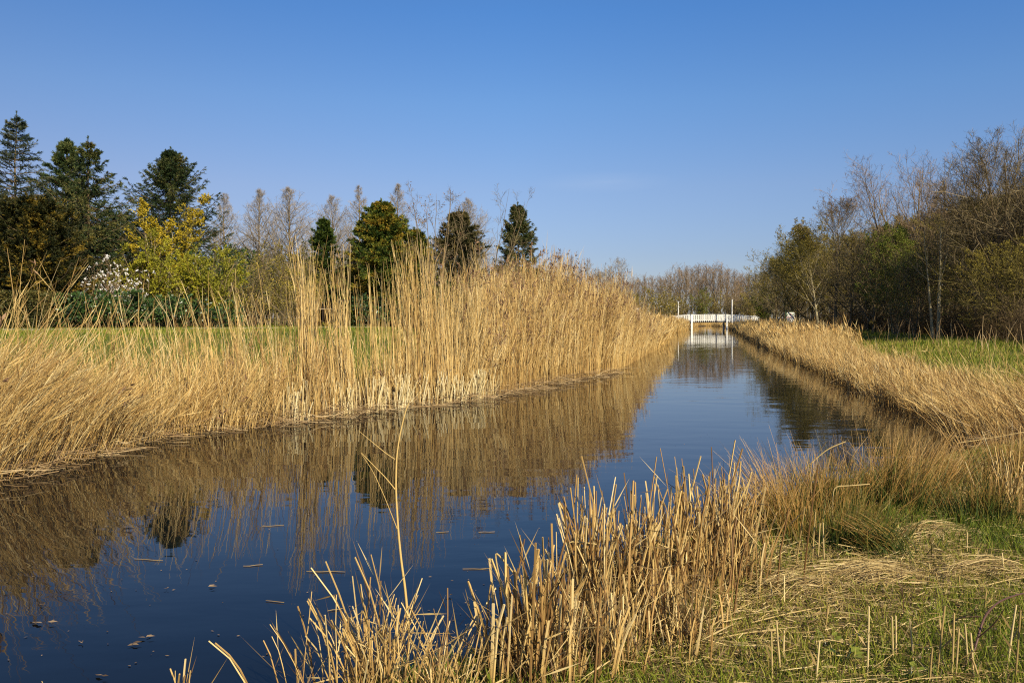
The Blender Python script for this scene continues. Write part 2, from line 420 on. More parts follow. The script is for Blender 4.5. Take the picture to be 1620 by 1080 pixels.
# ---------------------------------------------------------------- reeds
def stems_from(base, H, lean, K=6, curve=1.6, tipdroop=0.0, wob=.02):
    """base [N,3], H [N] length, lean [N,2] (horizontal share, grows along the stem)"""
    N = len(base)
    t = np.linspace(0, 1, K)[None, :]
    lm = np.linalg.norm(lean, axis=1)[:, None]
    ang = np.arctan(lm)                            # final tilt
    a = ang * (.35 + .65 * t ** curve)
    ds = (H / (K - 1))[:, None]
    hz = np.concatenate([np.zeros((N, 1)), np.cumsum(np.sin(a[:, 1:]) * ds, 1)], 1)
    vz = np.concatenate([np.zeros((N, 1)), np.cumsum(np.cos(a[:, 1:]) * ds, 1)], 1)
    dr = lean / np.maximum(lm, 1e-6)
    P = np.zeros((N, K, 3))
    P[..., 0] = base[:, None, 0] + dr[:, None, 0] * hz
    P[..., 1] = base[:, None, 1] + dr[:, None, 1] * hz
    P[..., 2] = base[:, None, 2] + vz
    w = np.cumsum(rng.normal(size=(N, K, 2)), 1) * wob * H[:, None, None] * t[..., None]
    P[..., :2] += w
    if tipdroop: P[:, -1, 2] -= tipdroop * H * rng.random(N)
    return P

def sample_bank(E, outward, nodes, clump=.55, csig=.16, inset=.18):
    """nodes: rows (y, width, density, height, tall_share, tall_height, lean_x, lean_y); returns sampled bases and interpolated columns"""
    nd = np.array(nodes, float)
    B, A = [], []
    y0, y1 = nd[0, 0], nd[-1, 0]
    ycut = np.unique(np.concatenate([E[(E[:, 1] > y0) & (E[:, 1] < y1), 1], nd[:, 0]]))
    for ya, yb in zip(ycut[:-1], ycut[1:]):
        pa = np.array([np.interp(ya, E[:, 1], E[:, 0]), ya]); pb = np.array([np.interp(yb, E[:, 1], E[:, 0]), yb])
        d = pb - pa; L = np.linalg.norm(d)
        nrm = np.array([-d[1], d[0]]) / L * outward
        ym = (ya + yb) / 2
        w = np.interp(ym, nd[:, 0], nd[:, 1]); den = np.interp(ym, nd[:, 0], nd[:, 2])
        N = int(L * w * den)
        if N < 1: continue
        nC = max(3, int(L * w * 2.2))
        cu, cv = rng.random(nC), rng.random(nC) ** 1.15
        cw = rng.gamma(1.2, 1, nC); cw /= cw.sum()
        u, v = rng.random(N), rng.random(N) ** 1.5 * 1.35
        ic = rng.random(N) < clump
        ci = rng.choice(nC, N, p=cw)
        u = np.where(ic, cu[ci] + rng.normal(size=N) * csig / L, u)
        v = np.where(ic, cv[ci] + rng.normal(size=N) * csig / w, v)
        v = np.abs(v)
        p = pa + u[:, None] * d + (v * w)[:, None] * nrm - nrm * inset
        q = np.stack([np.interp(p[:, 1], nd[:, 0], nd[:, k]) for k in range(3, 8)], 1)
        ct = rng.gamma(.7, 1 / .7, nC)
        q[:, 1] = q[:, 1] * np.where(ic, ct[ci] * 1.15, .45) if clump > .6 else q[:, 1]
        B.append(p); A.append(np.column_stack([q, v]))
    B = np.concatenate(B); A = np.concatenate(A)
    return np.column_stack([B, np.maximum(height(B[:, 0], B[:, 1]), -.08)]), A

def reed_bed(name, label, E, outward, nodes, rad, leafn, K=6, clump=.55, csig=.16, sides=3, plumes=0.0, leafL=(.25, .6), leafW=(.003, .0058), jit=.16, tint0=(.3, .9), wob=.012, droop=0.0, inset=.18):
    B, A = sample_bank(E, outward, nodes, clump, csig, inset)
    N = len(B)
    tall = rng.random(N) < A[:, 1]
    st = 1 + .17 * np.sin(B[:, 0] * .9 + B[:, 1] * .7) + .14 * np.sin(B[:, 1] * 1.7 - B[:, 0] * 1.3) + .07 * np.sin(B[:, 0] * 4.1 + B[:, 1] * 2.7)
    H = st * np.where(tall, A[:, 2] * rng.uniform(.72, 1.08, N), A[:, 0] * np.clip(rng.normal(.85, .2, N), .25, 1.25))
    ph = .6 * np.sin(B[:, 0] * 2.3 + B[:, 1] * 1.1) + .6 * np.sin(B[:, 1] * 1.9 - B[:, 0])   # stands lean together
    lk = np.where(tall, .45, 1.0)[:, None]
    lean = A[:, 3:5] * lk * (1 + .4 * rng.normal(size=N))[:, None] + rng.normal(size=(N, 2)) * jit
    lean[:, 0] += ph * .10
    P = stems_from(B, H, lean, K, wob=wob, tipdroop=droop)
    P[..., 2] = np.maximum(P[..., 2], .01 + .0 * P[..., 2]) if droop else P[..., 2]
    R = (rad * rng.uniform(.6, 1.25, N))[:, None] * np.linspace(1.15, .42, K)[None]
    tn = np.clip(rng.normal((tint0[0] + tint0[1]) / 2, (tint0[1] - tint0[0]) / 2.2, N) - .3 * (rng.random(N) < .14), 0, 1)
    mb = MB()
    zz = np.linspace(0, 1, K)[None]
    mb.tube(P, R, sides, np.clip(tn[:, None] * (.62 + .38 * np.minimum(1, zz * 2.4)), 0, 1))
    # blades on the stems
    n = int(N * leafn)
    i = rng.integers(0, N, n); f = rng.uniform(.12, .97, n) * (K - 1)
    k = np.minimum(f.astype(int), K - 2); fr = (f - k)[:, None]
    C = P[i, k] * (1 - fr) + P[i, k + 1] * fr
    T = unit(P[i, k + 1] - P[i, k])
    D = T + rng.normal(size=(n, 3)) * np.array([.24, .24, .16])
    mb.leaves(C, D, rng.uniform(*leafL, n), rng.uniform(*leafW, n), np.clip(tn[i] + rng.normal(size=n) * .15, 0, 1))
    if plumes:
        j = np.where(rng.random(N) < plumes)[0]
        m = 9
        C = np.repeat(P[j, -1], m, 0); T = np.repeat(unit(P[j, -1] - P[j, -2]), m, 0)
        C = C - T * rng.uniform(0, .2, len(C))[:, None]
        D = T * .6 + rng.normal(size=C.shape) * .5
        mb.leaves(C, D, rng.uniform(.07, .16, len(C)), rng.uniform(.008, .018, len(C)), None, 1)
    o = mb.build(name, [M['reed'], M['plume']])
    return tag(o, label, 'reeds', kind='stuff')

#            y    width dens  H   tall% tallH leanx leany
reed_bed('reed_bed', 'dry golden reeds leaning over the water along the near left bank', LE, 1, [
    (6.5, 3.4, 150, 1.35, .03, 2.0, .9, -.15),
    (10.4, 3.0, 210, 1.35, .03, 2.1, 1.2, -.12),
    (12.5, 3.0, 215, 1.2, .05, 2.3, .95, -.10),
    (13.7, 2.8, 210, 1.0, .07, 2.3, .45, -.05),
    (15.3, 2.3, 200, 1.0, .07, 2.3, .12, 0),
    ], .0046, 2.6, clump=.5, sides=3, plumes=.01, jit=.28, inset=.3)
reed_bed('reed_bed', 'tall dry reeds standing in open tufts on the left bank before the lawn', LE, 1, [
    (15.3, 2.0, 180, 1.0, .04, 2.4, .10, 0),
    (15.9, 1.4, 180, 1.05, .04, 2.6, -.05, 0),
    (17.0, 1.3, 150, 1.0, .05, 2.6, -.07, 0),
    (18.2, 1.2, 190, 1.1, .08, 2.8, -.11, 0),
    (19.0, 1.1, 150, 1.0, .06, 3.1, .0, 0),
    (19.6, 1.2, 100, 1.1, .15, 2.9, .06, 0),
    (20.6, 1.2, 110, 1.3, .2, 2.6, .16, 0),
    ], .0055, 2.2, clump=.72, csig=.11, plumes=.015, jit=.09)
# the tight tufts that stand out above that stand
P_, T_ = [], []
for px, sg, top, n in [(478, .10, 425, 60), (490, .07, 388, 150), (500, .10, 420, 60), (530, .16, 415, 45), (545, .10, 400, 50), (562, .18, 440, 45), (585, .18, 425, 50), (605, .16, 430, 60), (625, .14, 415, 70), (642, .10, 392, 120), (655, .10, 400, 110), (668, .10, 382, 140), (682, .10, 392, 130), (697, .12, 402, 110), (712, .14, 425, 80), (755, .12, 445, 60), (772, .12, 440, 80), (430, .25, 470, 40), (395, .25, 455, 40), (340, .3, 470, 45), (285, .3, 480, 35), (225, .25, 470, 35), (170, .3, 480, 25)]:
    n = int(n * (.36 if px > 450 else .8)); sg *= .8
    yy = np.linspace(11, 22, 400); pe = XL(yy) / yy * FPX + 810
    d = float(yy[np.argmin(np.abs(pe - px))]) + .35
    x = (px - 810) / FPX * d
    b = np.column_stack([x + rng.normal(size=n) * sg, d + rng.normal(size=n) * sg * 1.6])
    b = np.column_stack([b, height(b[:, 0], b[:, 1]) - .05])
    H = (ztop(top, d) - b[:, 2]) * np.clip(rng.normal(.80, .2, n), .35, 1.06)
    ln = rng.normal(size=(n, 2)) * .05 + np.array([-.07, 0]) + (.12 * np.array([-1, 0]) if px < 450 else 0)
    P_.append(stems_from(b, H, ln + rng.normal(size=(n, 2)) * (.10 if px < 450 else 0), 7, wob=.010)); T_.append(np.clip(rng.normal(.66, .2, n), 0, 1))
P_ = np.concatenate(P_); T_ = np.concatenate(T_); n = len(P_)
mb = MB(); mb.tube(P_, (.0062 * rng.uniform(.7, 1.3, n))[:, None] * np.linspace(1.3, .4, 7)[None], 3, T_)
m = int(n * 2.2); i = rng.integers(0, n, m); k = rng.integers(1, 6, m); T = unit(P_[i, k + 1] - P_[i, k])
mb.leaves(P_[i, k], T + rng.normal(size=(m, 3)) * np.array([.16, .16, .1]), rng.uniform(.25, .6, m), rng.uniform(.003, .006, m), np.clip(T_[i] + rng.normal(size=m) * .15, 0, 1))
tag(mb.build('reed_bed', M['reed']), 'tight upright tufts of the tallest reeds at the water line of the left bank', 'reeds', kind='stuff')
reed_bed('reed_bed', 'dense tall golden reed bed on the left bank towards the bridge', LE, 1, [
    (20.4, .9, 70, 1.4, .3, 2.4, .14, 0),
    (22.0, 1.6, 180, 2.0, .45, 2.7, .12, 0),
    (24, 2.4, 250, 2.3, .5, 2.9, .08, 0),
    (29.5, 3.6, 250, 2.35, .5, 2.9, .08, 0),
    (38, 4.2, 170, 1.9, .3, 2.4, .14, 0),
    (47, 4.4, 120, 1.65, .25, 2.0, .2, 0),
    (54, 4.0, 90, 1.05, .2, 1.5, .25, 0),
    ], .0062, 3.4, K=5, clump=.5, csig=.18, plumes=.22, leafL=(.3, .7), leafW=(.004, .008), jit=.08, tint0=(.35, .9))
reed_bed('reed_bed', 'distant dry reeds lining the left side of the canal up to the bridge', LE, 1, [
    (52, 4.0, 70, 1.05, .2, 1.5, .25, 0), (80, 4.4, 38, 1.0, .2, 1.8, .2, 0), (135, 5, 24, 1.2, .2, 1.6, .2, 0), (147, 4.0, 26, 1.0, .2, 1.4, .1, 0), (158, 2.5, 16, .8, .2, 1.0, .1, 0), (185, 3, 20, .9, .1, 1.3, 0, 0),
    ], .016, 3.0, K=4, clump=.3, csig=.4, plumes=.06, leafL=(.3, .7), leafW=(.018, .032), jit=.14, tint0=(.35, .85))
reed_bed('reed_bed', 'low straw coloured reeds along the right side of the canal', RE, -1, [
    (19, 1.2, 260, .52, .015, 1.2, -.55, -.05), (26, 1.3, 220, .52, .012, 1.2, -.5, 0), (36, 1.6, 160, .6, .01, 1.3, -.3, 0), (50, 3.0, 100, .9, .02, 1.5, -.3, 0)],
    .0058, 2.8, K=5, clump=.35, csig=.25, leafL=(.15, .4), leafW=(.003, .006), jit=.36, tint0=(.3, .85), inset=.4, wob=.02)
reed_bed('reed_bed', 'distant straw coloured reeds on the right side below the sign', RE, -1, [
    (50, 3.0, 70, .95, .02, 1.5, -.3, 0), (103, 4.0, 34, .95, .03, 1.5, -.2, 0), (146, 3.5, 28, .8, .03, 1.3, -.1, 0), (158, 2.5, 16, .8, .05, 1.0, -.1, 0), (188, 3, 20, .8, .05, 1.2, 0, 0), (199, 5, 24, 1.0, .05, 1.2, 0, 0)],
    .015, 3.0, K=4, clump=.3, csig=.4, leafL=(.3, .6), leafW=(.016, .03), jit=.18, tint0=(.35, .85))
reed_bed('reed_bed', 'tangled flattened reeds drooping left over the inlet on the near right bank', RE, -1, [
    (12.2, 1.6, 140, 1.0, .03, 1.6, -1.2, .05), (13.6, 2.0, 230, .95, .03, 1.7, -1.25, .05), (16, 1.5, 230, .68, .02, 1.5, -.9, 0), (19, 1.2, 230, .52, .012, 1.3, -.4, 0)],
    .0042, 2.4, K=6, clump=.4, csig=.2, leafL=(.15, .4), leafW=(.002, .0045), jit=.36, tint0=(.2, .8), wob=.025, inset=.6)
reed_bed('reed_bed', 'ragged reed clumps growing out into the water along the right bank', RE, -1, [
    (15, .9, 60, .75, .02, 1.3, -.5, 0), (22, .9, 90, .7, .02, 1.3, -.3, 0), (34, 1.1, 80, .75, .02, 1.4, -.2, 0), (60, 1.4, 50, .9, .03, 1.4, -.15, 0), (100, 1.8, 26, .9, .03, 1.4, -.1, 0)],
    .006, 2.6, K=5, clump=.85, csig=.3, leafL=(.2, .45), leafW=(.003, .007), jit=.24, tint0=(.3, .9), inset=.75, wob=.02)
# reeds closing the canal behind the bridge
n = 3600
bx = rng.uniform(34, 56, n); by = rng.uniform(200, 206, n)
P = stems_from(np.column_stack([bx, by, height(bx, by)]), rng.uniform(.5, 1.3, n), rng.normal(size=(n, 2)) * .15, 4)
mb = MB(); mb.tube(P, np.array([.022, .02, .015, .008])[None], 2, rng.uniform(.3, .8, n))
tag(mb.build('reed_bed', M['reed']), 'far reeds closing the canal behind the white bridge', 'reeds', kind='stuff')

# pale sheaths and cut stumps at the water line, left bank
def pale_bases(nodes, n, hh, rad, mat):
    B, A = sample_bank(LE, 1, nodes, .8, .10)
    k = rng.permutation(len(B))[:n]; B = B[k]; N = len(B)
    lean = rng.normal(size=(N, 2)) * .17
    P = stems_from(B - [0, 0, .05], rng.uniform(*hh, N), lean, 3, wob=.02)
    mb = MB(); mb.tube(P, (rad * rng.uniform(.6, 1.3, N))[:, None] * np.array([1.1, 1, .75])[None], 4, rng.uniform(.2, 1, N), cap=True)
    C = P[:, 1]; N = N // 3; C = C[:N]; mb.leaves(np.repeat(C, 2, 0), rng.normal(size=(2 * N, 3)) * .5 + [0, 0, .8], rng.uniform(.15, .4, 2 * N), rng.uniform(.003, .006, 2 * N))
    return mb.build('reed_stubble', mat)
o = pale_bases([(15.5, .5, 700, 1, 0, 1, 0, 0), (17, .6, 1000, 1, 0, 1, 0, 0), (19.2, .7, 1000, 1, 0, 1, 0, 0), (21.5, .5, 500, 1, 0, 1, 0, 0)], 800, (.25, .85), .0135, M['reed_pale'])
tag(o, 'pale cream reed stumps at the water line under the tall left reeds', 'reeds', kind='stuff')

# dead stalks lying along the water line on both banks
def bank_litter(E, outward, y0, y1, n, label, L=(.3, 1.1), rad=.005, spread=1.0, mat='reed_brown', lift=.22):
    y = y0 + (y1 - y0) * rng.random(n) ** 1.4
    e = np.interp(y, E[:, 1], E[:, 0])
    s = rng.normal(.25, .35, n) * spread
    x = e - outward * s
    z = np.maximum(height(x, y), 0) + rng.random(n) ** 2 * lift + .012
    ln = rng.uniform(*L, n); a = rng.uniform(0, 2 * np.pi, n)
    d = np.stack([np.cos(a), np.sin(a), rng.normal(size=n) * .16], 1) * ln[:, None]
    t = np.linspace(-.5, .5, 4)[None, :, None]
    P = np.stack([x, y, z], 1)[:, None] + d[:, None] * t
    P[..., 2] += (rng.normal(size=n) * .08 * ln)[:, None] * (4 * np.linspace(-.5, .5, 4) ** 2)[None]
    P[..., :2] += rng.normal(size=(n, 4, 2)) * .02
    P[..., 2] = np.maximum(P[..., 2], .008)
    mb = MB(); mb.tube(P, (rad * rng.uniform(.6, 1.3, n))[:, None] * np.array([1, 1, .9, .6])[None], 3, rng.random(n))
    return tag(mb.build('reed_litter', M[mat]), label, 'dead reeds', kind='stuff')
bank_litter(LE, 1, 7, 30, 5200, 'brown broken stalks lying at the water line of the left bank')
bank_litter(RE, -1, 12, 40, 1100, 'dark broken stalks lying at the water line of the right bank', spread=.9)

# ---------------------------------------------------------------- grass
def blades(x, y, L, W, tint, lean=.35, K=3, z=None):
    n = len(x)
    B = np.column_stack([x, y, height(x, y) - .01 if z is None else z])
    P = stems_from(B, L, rng.normal(size=(n, 2)) * lean, K, wob=.03)
    return P, W[:, None] * np.array([1, .8, .15])[None][:, :K], tint

def foreground_xy(n, d0, d1, px0, px1, power=1.0):
    d = d0 + (d1 - d0) * rng.random(n) ** power
    px = rng.uniform(px0, px1, n)
    x = (px - 810) / FPX * d
    k = (x - XR(d)) > .12
    return x[k], d[k]
def patch(x, y, s=1.0, o=0.0):
    return .5 + .25 * np.sin(2.1 * s * x + 1.3 * np.sin(1.7 * s * y + o)) + .25 * np.sin(1.9 * s * y + 1.2 * np.sin(1.4 * s * x + 1 + o))

x, y = foreground_xy(95000, 3.2, 13.5, 560, 1760, .85)
x2 = rng.uniform(-4, 22, 70000); y2 = rng.uniform(-3, 14, 70000)         # the same turf carries on beyond the picture
k2 = (x2 - XR(y2) > .12) & ((x2 > .70 * y2) | (y2 < 3.2)); x, y = np.concatenate([x, x2[k2]]), np.concatenate([y, y2[k2]])
g = patch(x, y, 1.1)
t = np.clip(.30 + .55 * (1 - g) + rng.normal(size=len(x)) * .2, 0, 1)
P, R, t = blades(x, y, rng.uniform(.04, .13, len(x)) * (.7 + .8 * g), rng.uniform(.0016, .0034, len(x)), t, .55)
mb = MB(); mb.tube(P, R, 2, t)
tag(mb.build('grass', M['grass']), 'short green grass on the near bank', 'grass', kind='stuff')

ya = 12 + 95 * rng.random(90000) ** 1.7
s = 1.2 + 10 * rng.random(len(ya)); xa = XR(ya) + s
g = patch(xa, ya, .6, 2)
t = np.clip(.40 + .6 * (1 - g) * (1.2 - .08 * s) + .25 * sm((3.2 - s) / 2) + rng.normal(size=len(xa)) * .2, 0, 1)
P, R, t = blades(xa, ya, rng.uniform(.07, .24, len(xa)) * (.6 + .7 * g) * (1 + .7 * (rng.random(len(xa)) < .12)), (.0025 + .00022 * ya) * rng.uniform(.7, 1.4, len(xa)), t, .45)
mb = MB(); mb.tube(P, R, 2, t)
tag(mb.build('grass', M['grass']), 'rough green and straw grass strip before the right wood', 'grass', kind='stuff')

ya = 11 + 60 * rng.random(90000) ** 1.5
s = 1.5 + 22 * rng.random(len(ya)); xa = XL(ya) - s
t = np.clip(.50 + .45 * (patch(xa, ya, .5, 4) - .5) + .25 * (s < 6) + rng.normal(size=len(xa)) * .2, 0, 1)
P, R, t = blades(xa, ya, rng.uniform(.05, .16, len(xa)) * (1 + 1.2 * (s < 5.5)), (.003 + .0002 * ya) * rng.uniform(.7, 1.4, len(xa)), t, .45)
mb = MB(); mb.tube(P, R, 2, t)
tag(mb.build('grass', M['grass']), 'mown green lawn on the left bank behind the reeds', 'grass', kind='stuff')

# straw litter over the near bank
x, y = foreground_xy(34000, 3.3, 12, 620, 1740, .9)
k = rng.random(len(x)) < .25 + .75 * patch(x, y, 1.1, 0) ** 0 * (1 - patch(x, y, 1.1)) * 1.3
x, y = x[k], y[k]; n = len(x)
ln = rng.gamma(1.6, .05, n) + .02; a = rng.normal(.25, 1.3, n)
d = np.stack([np.cos(a), np.sin(a), rng.normal(size=n) * .12], 1) * ln[:, None]
P = np.column_stack([x, y, height(x, y) + .015 + rng.random(n) ** 2 * .06])[:, None] + d[:, None] * np.linspace(-.5, .5, 3)[None, :, None]
mb = MB(); mb.tube(P, (rng.uniform(.0008, .0026, n))[:, None] * np.array([1, 1, .8])[None], 3, rng.random(n))
tag(mb.build('straw_litter', M['straw']), 'loose broken straw scattered over the near bank', 'straw', kind='stuff')

x, y = foreground_xy(2600, 3.3, 11, 640, 1740, .9); n = len(x)
mb = MB(); mb.leaves(np.column_stack([x, y, height(x, y) + .012 + .02 * rng.random(n)]), np.column_stack([rng.normal(size=(n, 2)), rng.normal(size=n) * .3]), rng.uniform(.015, .05, n), rng.uniform(.005, .014, n), None, up=np.tile([0, 0, 1.0], (n, 1)) + rng.normal(size=(n, 3)) * .3)
tag(mb.build('dead_leaves', M['deadleaf']), 'small brown dead leaves trodden into the near bank', 'dead leaves', kind='stuff')
n = 900; cxy = rng.uniform(0, 1, (70, 2)); ci = rng.integers(0, 70, n)
d = 3.7 + 5 * cxy[ci, 1]; px = 1150 + 520 * cxy[ci, 0]; x = (px - 810) / FPX * d + rng.normal(size=n) * .05; d = d + rng.normal(size=n) * .05
k = (x - XR(d)) > .3; x, d = x[k], d[k]; n = len(x)
mb = MB(); mb.leaves(np.column_stack([x, d, height(x, d) + .01 + .035 * rng.random(n)]), np.column_stack([rng.normal(size=(n, 2)), np.full(n, .25)]), rng.uniform(.015, .035, n), rng.uniform(.005, .011, n), rng.uniform(.2, 1, n), up=np.tile([0, 0, 1.0], (n, 1)) + rng.normal(size=(n, 3)) * .25)
tag(mb.build('ground_weeds', M['budgreen']), 'low fresh green weeds among the straw on the near bank', 'weeds', kind='stuff')

# ---------------------------------------------------------------- near bank: cut reed clumps, tussocks, heaps
def clump(name, label, px, py, d_w, h, n, mat, group, cat, rad=.0045, lean=(0, 0), jit=.16, K=5, cut=True, leaf=1.6, tints=(.3, 1), spread=(1, 1), outward=0.0):
    d = gdepth(py, .2); c = at(px, d)
    r = np.abs(rng.normal(size=n)) * .55; a = rng.uniform(0, 2 * np.pi, n)
    bx = np.cos(a) * r * d_w * spread[0]; by = np.sin(a) * r * d_w * spread[1]
    bz = height(c[0] + bx, c[1] + by) - c[2] - .03
    H = h * (np.clip(rng.normal(.72, .22, n), .15, 1.3) if cut else rng.uniform(.5, 1.1, n))
    ln = np.array(lean)[None] + rng.normal(size=(n, 2)) * jit + np.stack([bx, by], 1) / d_w * outward
    if not cut: H = H * rng.uniform(.45, 1.08, n); ln = ln + rng.normal(size=(n, 2)) * .75 * (rng.random((n, 1)) < .15)
    P = stems_from(np.column_stack([bx, by, bz]), H, ln, K, wob=.014 if cut else .035)
    R = (rad * rng.uniform(.55, 1.3, n))[:, None] * (np.linspace(1.05, .85, K) if cut else np.linspace(1, .15, K))[None]
    t = rng.uniform(*tints, n)
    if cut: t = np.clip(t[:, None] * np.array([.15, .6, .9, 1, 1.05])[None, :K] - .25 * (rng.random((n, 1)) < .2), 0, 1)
    else: t = np.clip(t[:, None] * .75 - .13 + np.linspace(0, .78, K)[None] ** 1.4, 0, 1)
    root = thing(name, c, label, cat, group)
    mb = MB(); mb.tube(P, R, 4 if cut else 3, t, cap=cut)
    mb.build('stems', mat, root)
    m = int(n * leaf)
    if m:
        i = rng.integers(0, n, m); k = rng.integers(0, K - 1, m)
        T = unit(P[i, k + 1] - P[i, k])
        mb = MB(); mb.leaves(P[i, k], T + rng.normal(size=(m, 3)) * .5 - np.array([0, 0, 1.0]) * (rng.random((m, 1)) < .3) * 1.6, rng.uniform(.08, .34, m), rng.uniform(.0015, .0045, m), rng.uniform(0, .9, m) ** 1.4)
        mb.build('blades', M['straw'], root)
    return root

CG = 'cut reed clumps on the near bank'
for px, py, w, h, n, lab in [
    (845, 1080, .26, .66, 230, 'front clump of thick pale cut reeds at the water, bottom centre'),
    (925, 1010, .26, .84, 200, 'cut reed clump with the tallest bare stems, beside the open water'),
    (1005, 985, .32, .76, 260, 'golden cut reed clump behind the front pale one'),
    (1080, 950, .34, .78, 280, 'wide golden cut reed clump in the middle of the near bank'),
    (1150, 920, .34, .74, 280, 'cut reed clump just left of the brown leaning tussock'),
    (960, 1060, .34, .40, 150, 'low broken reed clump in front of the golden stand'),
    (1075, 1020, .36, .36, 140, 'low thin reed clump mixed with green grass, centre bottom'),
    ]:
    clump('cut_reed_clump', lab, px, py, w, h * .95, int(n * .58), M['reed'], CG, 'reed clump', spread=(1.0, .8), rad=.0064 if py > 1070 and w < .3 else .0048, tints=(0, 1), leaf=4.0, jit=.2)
clump('cut_reed_clump', 'ragged reed clump at the bottom edge around the tall bare stalk', 590, 1100, .40, .50, 130, M['reed'], CG, 'reed clump', rad=.0036, jit=.34, outward=.5, leaf=2.5)
clump('cut_reed_clump', 'sparse reed clump at the bottom edge, right of the tall bare stalk', 700, 1110, .24, .38, 55, M['reed'], CG, 'reed clump', rad=.003, jit=.4, outward=.6)
clump('cut_reed_clump', 'pair of short broken reeds at the bottom edge over dark water', 285, 1110, .06, .24, 7, M['reed'], CG, 'reed clump', rad=.004, jit=.25, leaf=.5)
clump('cut_reed_clump', 'few low arching reeds in the bottom left corner', 70, 1130, .16, .27, 9, M['reed'], CG, 'reed clump', rad=.0025, jit=.7, leaf=.5)
clump('cut_reed_clump', 'thin reed clump rooted at the inlet on the right edge', 1600, 820, .3, .62, 90, M['reed'], CG, 'reed clump', rad=.004, jit=.22)

TG = 'rush tussocks on the near bank'
def tussock(label, px, py, w, h, n, lean, tints=(0, 1), out=.7, jit=.26):
    r = clump('rush_tussock', label, px, py, w, h * .92, int(n * .75), M['rush'], TG, 'tussock', rad=.0036, lean=lean, jit=jit, K=5, cut=False, leaf=0, tints=tints, outward=out)
    return r
tussock('brown leaning rush tussock beside the golden cut reeds', 1235, 850, .34, .85, 900, (-.42, 0), (.45, 1))
tussock('upright green and brown rush tussock at the edge of the inlet', 1300, 815, .42, .72, 1500, (-.05, 0), (0, .9))
tussock('low green rush tussock in the middle of the grass', 1350, 865, .36, .50, 1100, (.25, -.1), (0, .45), .8)
tussock('broad brown tipped rush tussock in front of the open inlet', 1410, 800, .48, .80, 1700, (.22, 0), (.1, 1))
tussock('rust brown rush tussock leaning right behind the straw heap', 1475, 775, .36, .70, 900, (.4, 0), (.45, 1))
tussock('green rush tussock near the right edge behind the straw heap', 1560, 825, .40, .52, 1100, (.05, 0), (0, .6))
tussock('tall brown rush tussock at the right edge by the drooping reeds', 1600, 775, .46, .80, 1000, (-.05, 0), (.4, 1))
tussock('small green rush tuft inside the golden cut reeds', 1095, 985, .12, .30, 180, (0, 0), (0, .35), .8)
tussock('thin dark rush tuft trailing into the water, left of the cut reeds', 790, 1040, .16, .30, 120, (-.8, 0), (.1, .7), .8, .4)
tussock('bent green rush tuft lying to the left on the grass', 1405, 880, .2, .5, 380, (-1.9, -.4), (0, .6), .3, .3)

# flattened straw heaps
def heap(label, px, py, L, Wd, n, ang):
    n = int(n * .36); L *= .68; Wd *= .8
    d = gdepth(py, .22); c = at(px, d)
    u = rng.normal(size=n) * .33; v = rng.normal(size=n) * .33
    ca, sa = math.cos(ang), math.sin(ang)
    bx = (u * L * ca - v * Wd * sa); by = (u * L * sa + v * Wd * ca)
    z = height(c[0] + bx, c[1] + by) - c[2] + .01 + .13 * np.exp(-(u ** 2 + v ** 2) * 4) * rng.random(n)
    ln = rng.uniform(.15, .5, n); a = ang + rng.normal(size=n) * .3
    D = np.stack([np.cos(a), np.sin(a), rng.normal(size=n) * .12 - .1 * np.sign(u)], 1) * ln[:, None]
    t = np.linspace(-.5, .5, 4)
    P = np.stack([bx, by, z], 1)[:, None] + D[:, None] * t[None, :, None]
    P[..., 2] -= (.35 * ln)[:, None] * (t ** 2)[None]
    P[..., 2] = np.maximum(P[..., 2], -.02)
    root = thing('straw_heap', c, label, 'straw heap', 'straw heaps on the near bank')
    mb = MB(); mb.tube(P, rng.uniform(.0009, .002, n)[:, None] * np.array([1, 1, .9, .4])[None], 3, rng.random(n))
    mb.build('stalks', M['straw'], root)
heap('pale combed straw heap by the green tussock near the right edge', 1475, 848, .85, .35, 900, .3)
heap('flat straw heap in front of the bent green rush tuft', 1370, 915, .9, .4, 900, .15)
heap('thin matted straw heap on the grass near the right edge', 1570, 905, .8, .25, 380, .1)
heap('loose straw heap at the foot of the golden cut reeds', 1255, 935, .8, .4, 520, .4)

# single stalks
def stalk(name, label, pts, r0, r1, mat, cat='reed stalk', group=None, sides=6, parts=None):
    """pts: world points; the first is the root"""
    pts = np.array(pts, float); c = pts[0].copy()
    s = np.linspace(0, len(pts) - 1, (len(pts) - 1) * 5 + 1)
    Q = np.stack([np.interp(s, np.arange(len(pts)), pts[:, k]) for k in range(3)], 1)
    if len(pts) > 2:
        ker = np.array([1, 2, 3, 2, 1]) / 9
        for k in range(3): Q[:, k] = np.convolve(np.pad(Q[:, k], 2, 'edge'), ker, 'valid')
    mb = MB(); mb.tube((Q - c)[None], np.linspace(r0, r1, len(Q))[None], sides, .62)
    o = mb.build(name, mat, loc=c, smooth=True)
    return tag(o, label, cat, group)
def pix(px, py, d): return np.array([(px - 810) / FPX * d, d, ztop(py, d)])

